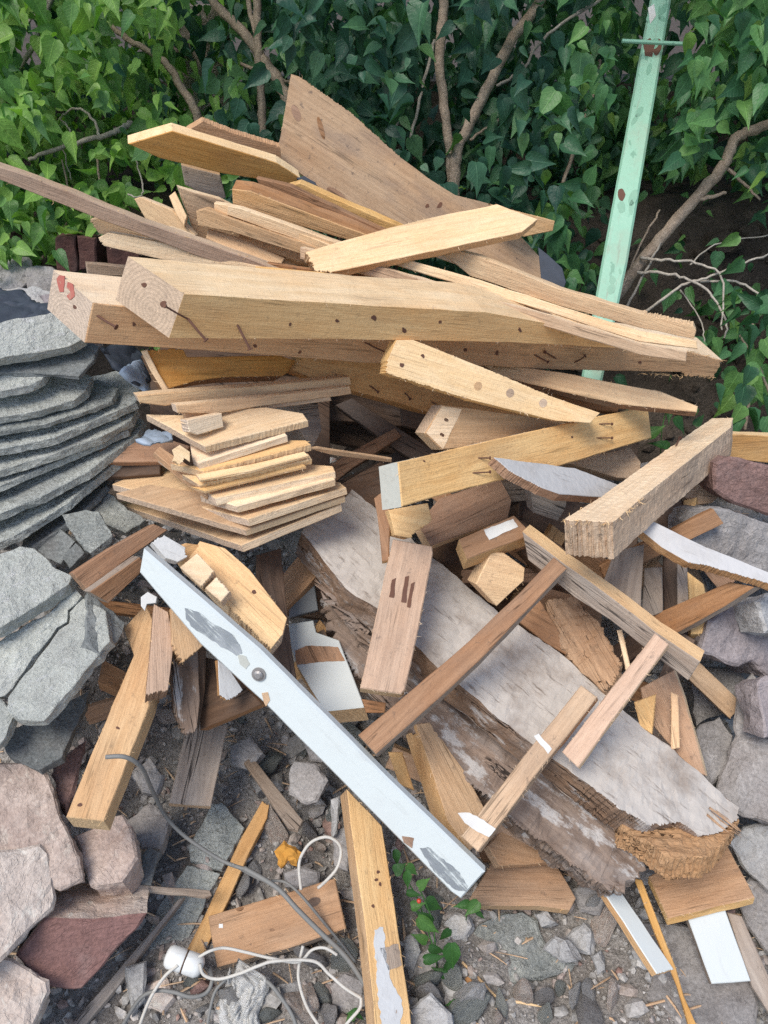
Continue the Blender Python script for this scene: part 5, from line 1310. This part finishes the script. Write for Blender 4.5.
cord('cord', 'white cord crossing in front of the white rag towards the long plank', [(200,964,1.41),(204,975,1.41),(219,979,1.41),(241,973,1.40),(258,966,1.40),(276,961,1.40),(313,961,1.41),(329,974,1.41),(345,988,1.40),(361,998,1.40)], 3.2, 'cord_white', 'cord')
cord('cord', 'white cord hanging down below the pinkish board', [(303,946,1.43),(299,965,1.43),(299,982,1.42),(307,1007,1.40),(322,1030,1.38)], 3.2, 'cord_white', 'cord')
cord('cord', 'white cord curving back under the foot of the long plank', [(361,998,1.40),(360,1008,1.39),(350,1020,1.38),(338,1034,1.38)], 3.2, 'cord_white', 'cord')
cord('cord', 'whitish cord trailing from the insulator to the lower edge', [(178,965,1.41),(166,975,1.41),(155,990,1.40),(146,1008,1.39),(136,1036,1.38)], 3.2, 'cord_white', 'cord')
cord('straw', 'pale straw stalk crossing the rubble below the weed', [(462,962,1.50),(480,980,1.48),(500,999,1.46),(525,1003,1.46),(560,1011,1.46)], 3, 'wood_pale', 'straw')
S('lath', 'orange wood splinter standing by the cream chip below the weed', [(465,978,),(470,974),(480,1010),(482,1040),(473,1040)], (0,1.48,3,1.40), 0, .008, 'wood_splint')
# insulator
gi = empty('insulator', P(185, 961, 1.42)); tag(gi, 'white porcelain insulator tied with a thin wire beside the yellow batten', 'insulator')
bpy.context.view_layer.update(); iv = gi.matrix_world.inverted()
A_, B_ = P(166, 955, 1.43), P(203, 968, 1.43); ax = (B_ - A_)
prof = [(0, .010), (.04, .017), (.12, .0205), (.40, .0205), (.455, .0200), (.50, .0188), (.545, .0200), (.60, .0205), (.84, .0205), (.95, .016), (1, .009)]
bm = bmesh.new(); tube_bm(bm, [iv @ (A_ + ax * f) for f, r_ in prof], [r_ for f, r_ in prof], 24)
link_mesh('body', bm, MATS['plastic_white'], gi, smooth=True)
bm = bmesh.new(); mid = A_ + ax * .5; u_ = ax.normalized(); v1_ = u_.cross(UP).normalized(); v2_ = u_.cross(v1_)
tube_bm(bm, [iv @ (mid + (v1_ * math.cos(a * .2618) + v2_ * math.sin(a * .2618)) * .0194) for a in range(25)], .0016, 6)
link_mesh('wire', bm, MATS['wood_dark'], gi)
# rag
bm = bmesh.new(); NU, NV = 36, 36; rowsv = []
for j in range(NV + 1):
    row = []
    for i in range(NU + 1):
        u, v = i / NU, j / NV
        x = 218 + 50 * u * (.75 + .25 * math.sin(v * 3)) + 6 * math.sin(v * 7); y = 966 + 78 * v + 8 * math.sin(u * 5)
        if v < .25: x = 234 + (x - 234) * (.25 + v * 3)
        q = Vector((u * 4, v * 4, 3))
        h = .030 * abs(noise.noise(q)) + .018 * abs(noise.noise(q * 2.3)) + .02 * math.sin(u * 3.14)
        row.append(bm.verts.new(P(x, y, 1.455 - .045 * v - h)))
    rowsv.append(row)
for j in range(NV):
    for i in range(NU): bm.faces.new((rowsv[j][i], rowsv[j + 1][i], rowsv[j + 1][i + 1], rowsv[j][i + 1]))
bmesh.ops.solidify(bm, geom=bm.faces[:], thickness=.0015)
tag(link_mesh('rag', bm, MATS['rag'], smooth=True), 'crumpled white rag lying among the cords at the lower edge', 'rag')
# weeds
def weed(label, lst, stempts):
    g = empty('weed', P(*stempts[0][0])); tag(g, label, 'weed', 'weeds growing in the rubble')
    bpy.context.view_layer.update(); iv = g.matrix_world.inverted(); rr = random.Random(len(lst))
    it = []
    for x, y, s, t in lst:
        a = rr.uniform(-2.6, 2.6)
        d = RT * math.sin(a) + UP * -math.cos(a) * .8 - FW * .1
        nn = -FW + UP * .5 + RT * rr.uniform(-.4, .4)
        it.append((iv @ P(x, y, t) - d.normalized() * (s / F * t * .5), s / F * t, d, nn))
    leaves_obj('leaves', it, 'leaf_weed', g, 3)
    for sp in stempts:
        bm = bmesh.new(); tube_bm(bm, [iv @ p for p in spline([P(*q) for q in sp], 5)], .0014, 5); link_mesh('stem', bm, MATS['leaf_weed'], g)
    return g
wd = weed('leafy green weed growing between the white trim and the long pale plank', [(407,880,17,1.46),(424,883,15,1.45),(414,894,15,1.45),(428,925,25,1.46),(424,918,18,1.48),(437,950,17,1.45),(452,957,27,1.44),(434,958,21,1.44),(445,936,16,1.46),(440,972,14,1.47),(418,905,14,1.47),(434,905,18,1.5),(400,868,15,1.5),(396,858,16,1.52),(412,870,14,1.5),(420,938,16,1.5),(446,968,13,1.47)],
  [[(438,985,1.52),(436,955,1.47),(432,920,1.47),(420,890,1.47)],[(410,885,1.47),(420,905,1.49),(434,950,1.48)]])
bm = bmesh.new(); iv = wd.matrix_world.inverted(); bmesh.ops.create_icosphere(bm, subdivisions=2, radius=.0045, matrix=Matrix.Translation(iv @ P(419, 901, 1.44))); link_mesh('red_bud', bm, MATS['red_bit'], wd, smooth=True)
weed('small weed with a grey green leaf by the lower tip of the white trim', [(462,905,16,1.48),(472,908,18,1.47),(480,914,12,1.47)], [[(466,920,1.52),(468,908,1.48)]])
weed('tiny weed sprouting at the lower edge beside the lavender block', [(452,1004,14,1.43),(455,1014,15,1.42),(447,1016,12,1.42),(458,1022,12,1.42)], [[(454,1032,1.46),(453,1010,1.43)]])
weed('tiny weed sprouting by the foot of the long pale plank', [(353,1012,12,1.41),(350,1018,12,1.41),(360,1016,10,1.41)], [[(354,1026,1.44),(354,1014,1.42)]])
weed('weed leaves showing between the beam ends and the green pole', [(640,420,18,1.98),(655,432,20,1.98),(668,415,18,2.0),(650,400,16,2.02),(680,425,18,2.0),(690,410,16,2.02),(660,445,18,1.98),(630,405,14,2.0),(700,420,15,2.04),(560,392,14,2.0),(574,396,12,2.0)], [[(660,470,2.02),(662,430,2.0),(668,405,2.02)]])

# ================================================================== light
w = bpy.data.worlds.new('World'); scene.world = w; w.use_nodes = True
nt = w.node_tree; bg = nt.nodes['Background']
sky = nt.nodes.new('ShaderNodeTexSky'); sky.sky_type = 'NISHITA'; sky.sun_disc = False
EL, AZ = R(60), R(-140)     # sun high behind the viewer, slightly to one side
sky.sun_elevation = EL
d = Vector((math.sin(AZ) * math.cos(EL), math.cos(AZ) * math.cos(EL), math.sin(EL)))
sky.sun_rotation = AZ
sky.air_density = 1.0; sky.dust_density = 1.6; sky.ozone_density = 1.0
nt.links.new(sky.outputs[0], bg.inputs['Color']); bg.inputs['Strength'].default_value = .13
sl = bpy.data.lights.new('sun', 'SUN'); sl.energy = 2.0; sl.angle = R(28); sl.color = (1, .94, .85)
so = bpy.data.objects.new('sun', sl); COL.objects.link(so)
so.rotation_euler = (-d).to_track_quat('-Z', 'Y').to_euler(); so.location = (0, 0, 6)
scene.view_settings.view_transform = 'Standard'; scene.view_settings.look = 'None'
scene.view_settings.exposure = 0.60; scene.view_settings.gamma = 1
scene.render.engine = 'CYCLES'
scene.cycles.use_denoising = False
scene.cycles.max_bounces = 6; scene.cycles.diffuse_bounces = 4; scene.cycles.transmission_bounces = 2
if True:
    bad = [l for l in LOG if l[2] - l[1] > .55 or l[3] < -.02]
    for l in bad: print('CHK %s t %.2f-%.2f zmin %.2f halflen %.2f' % l)
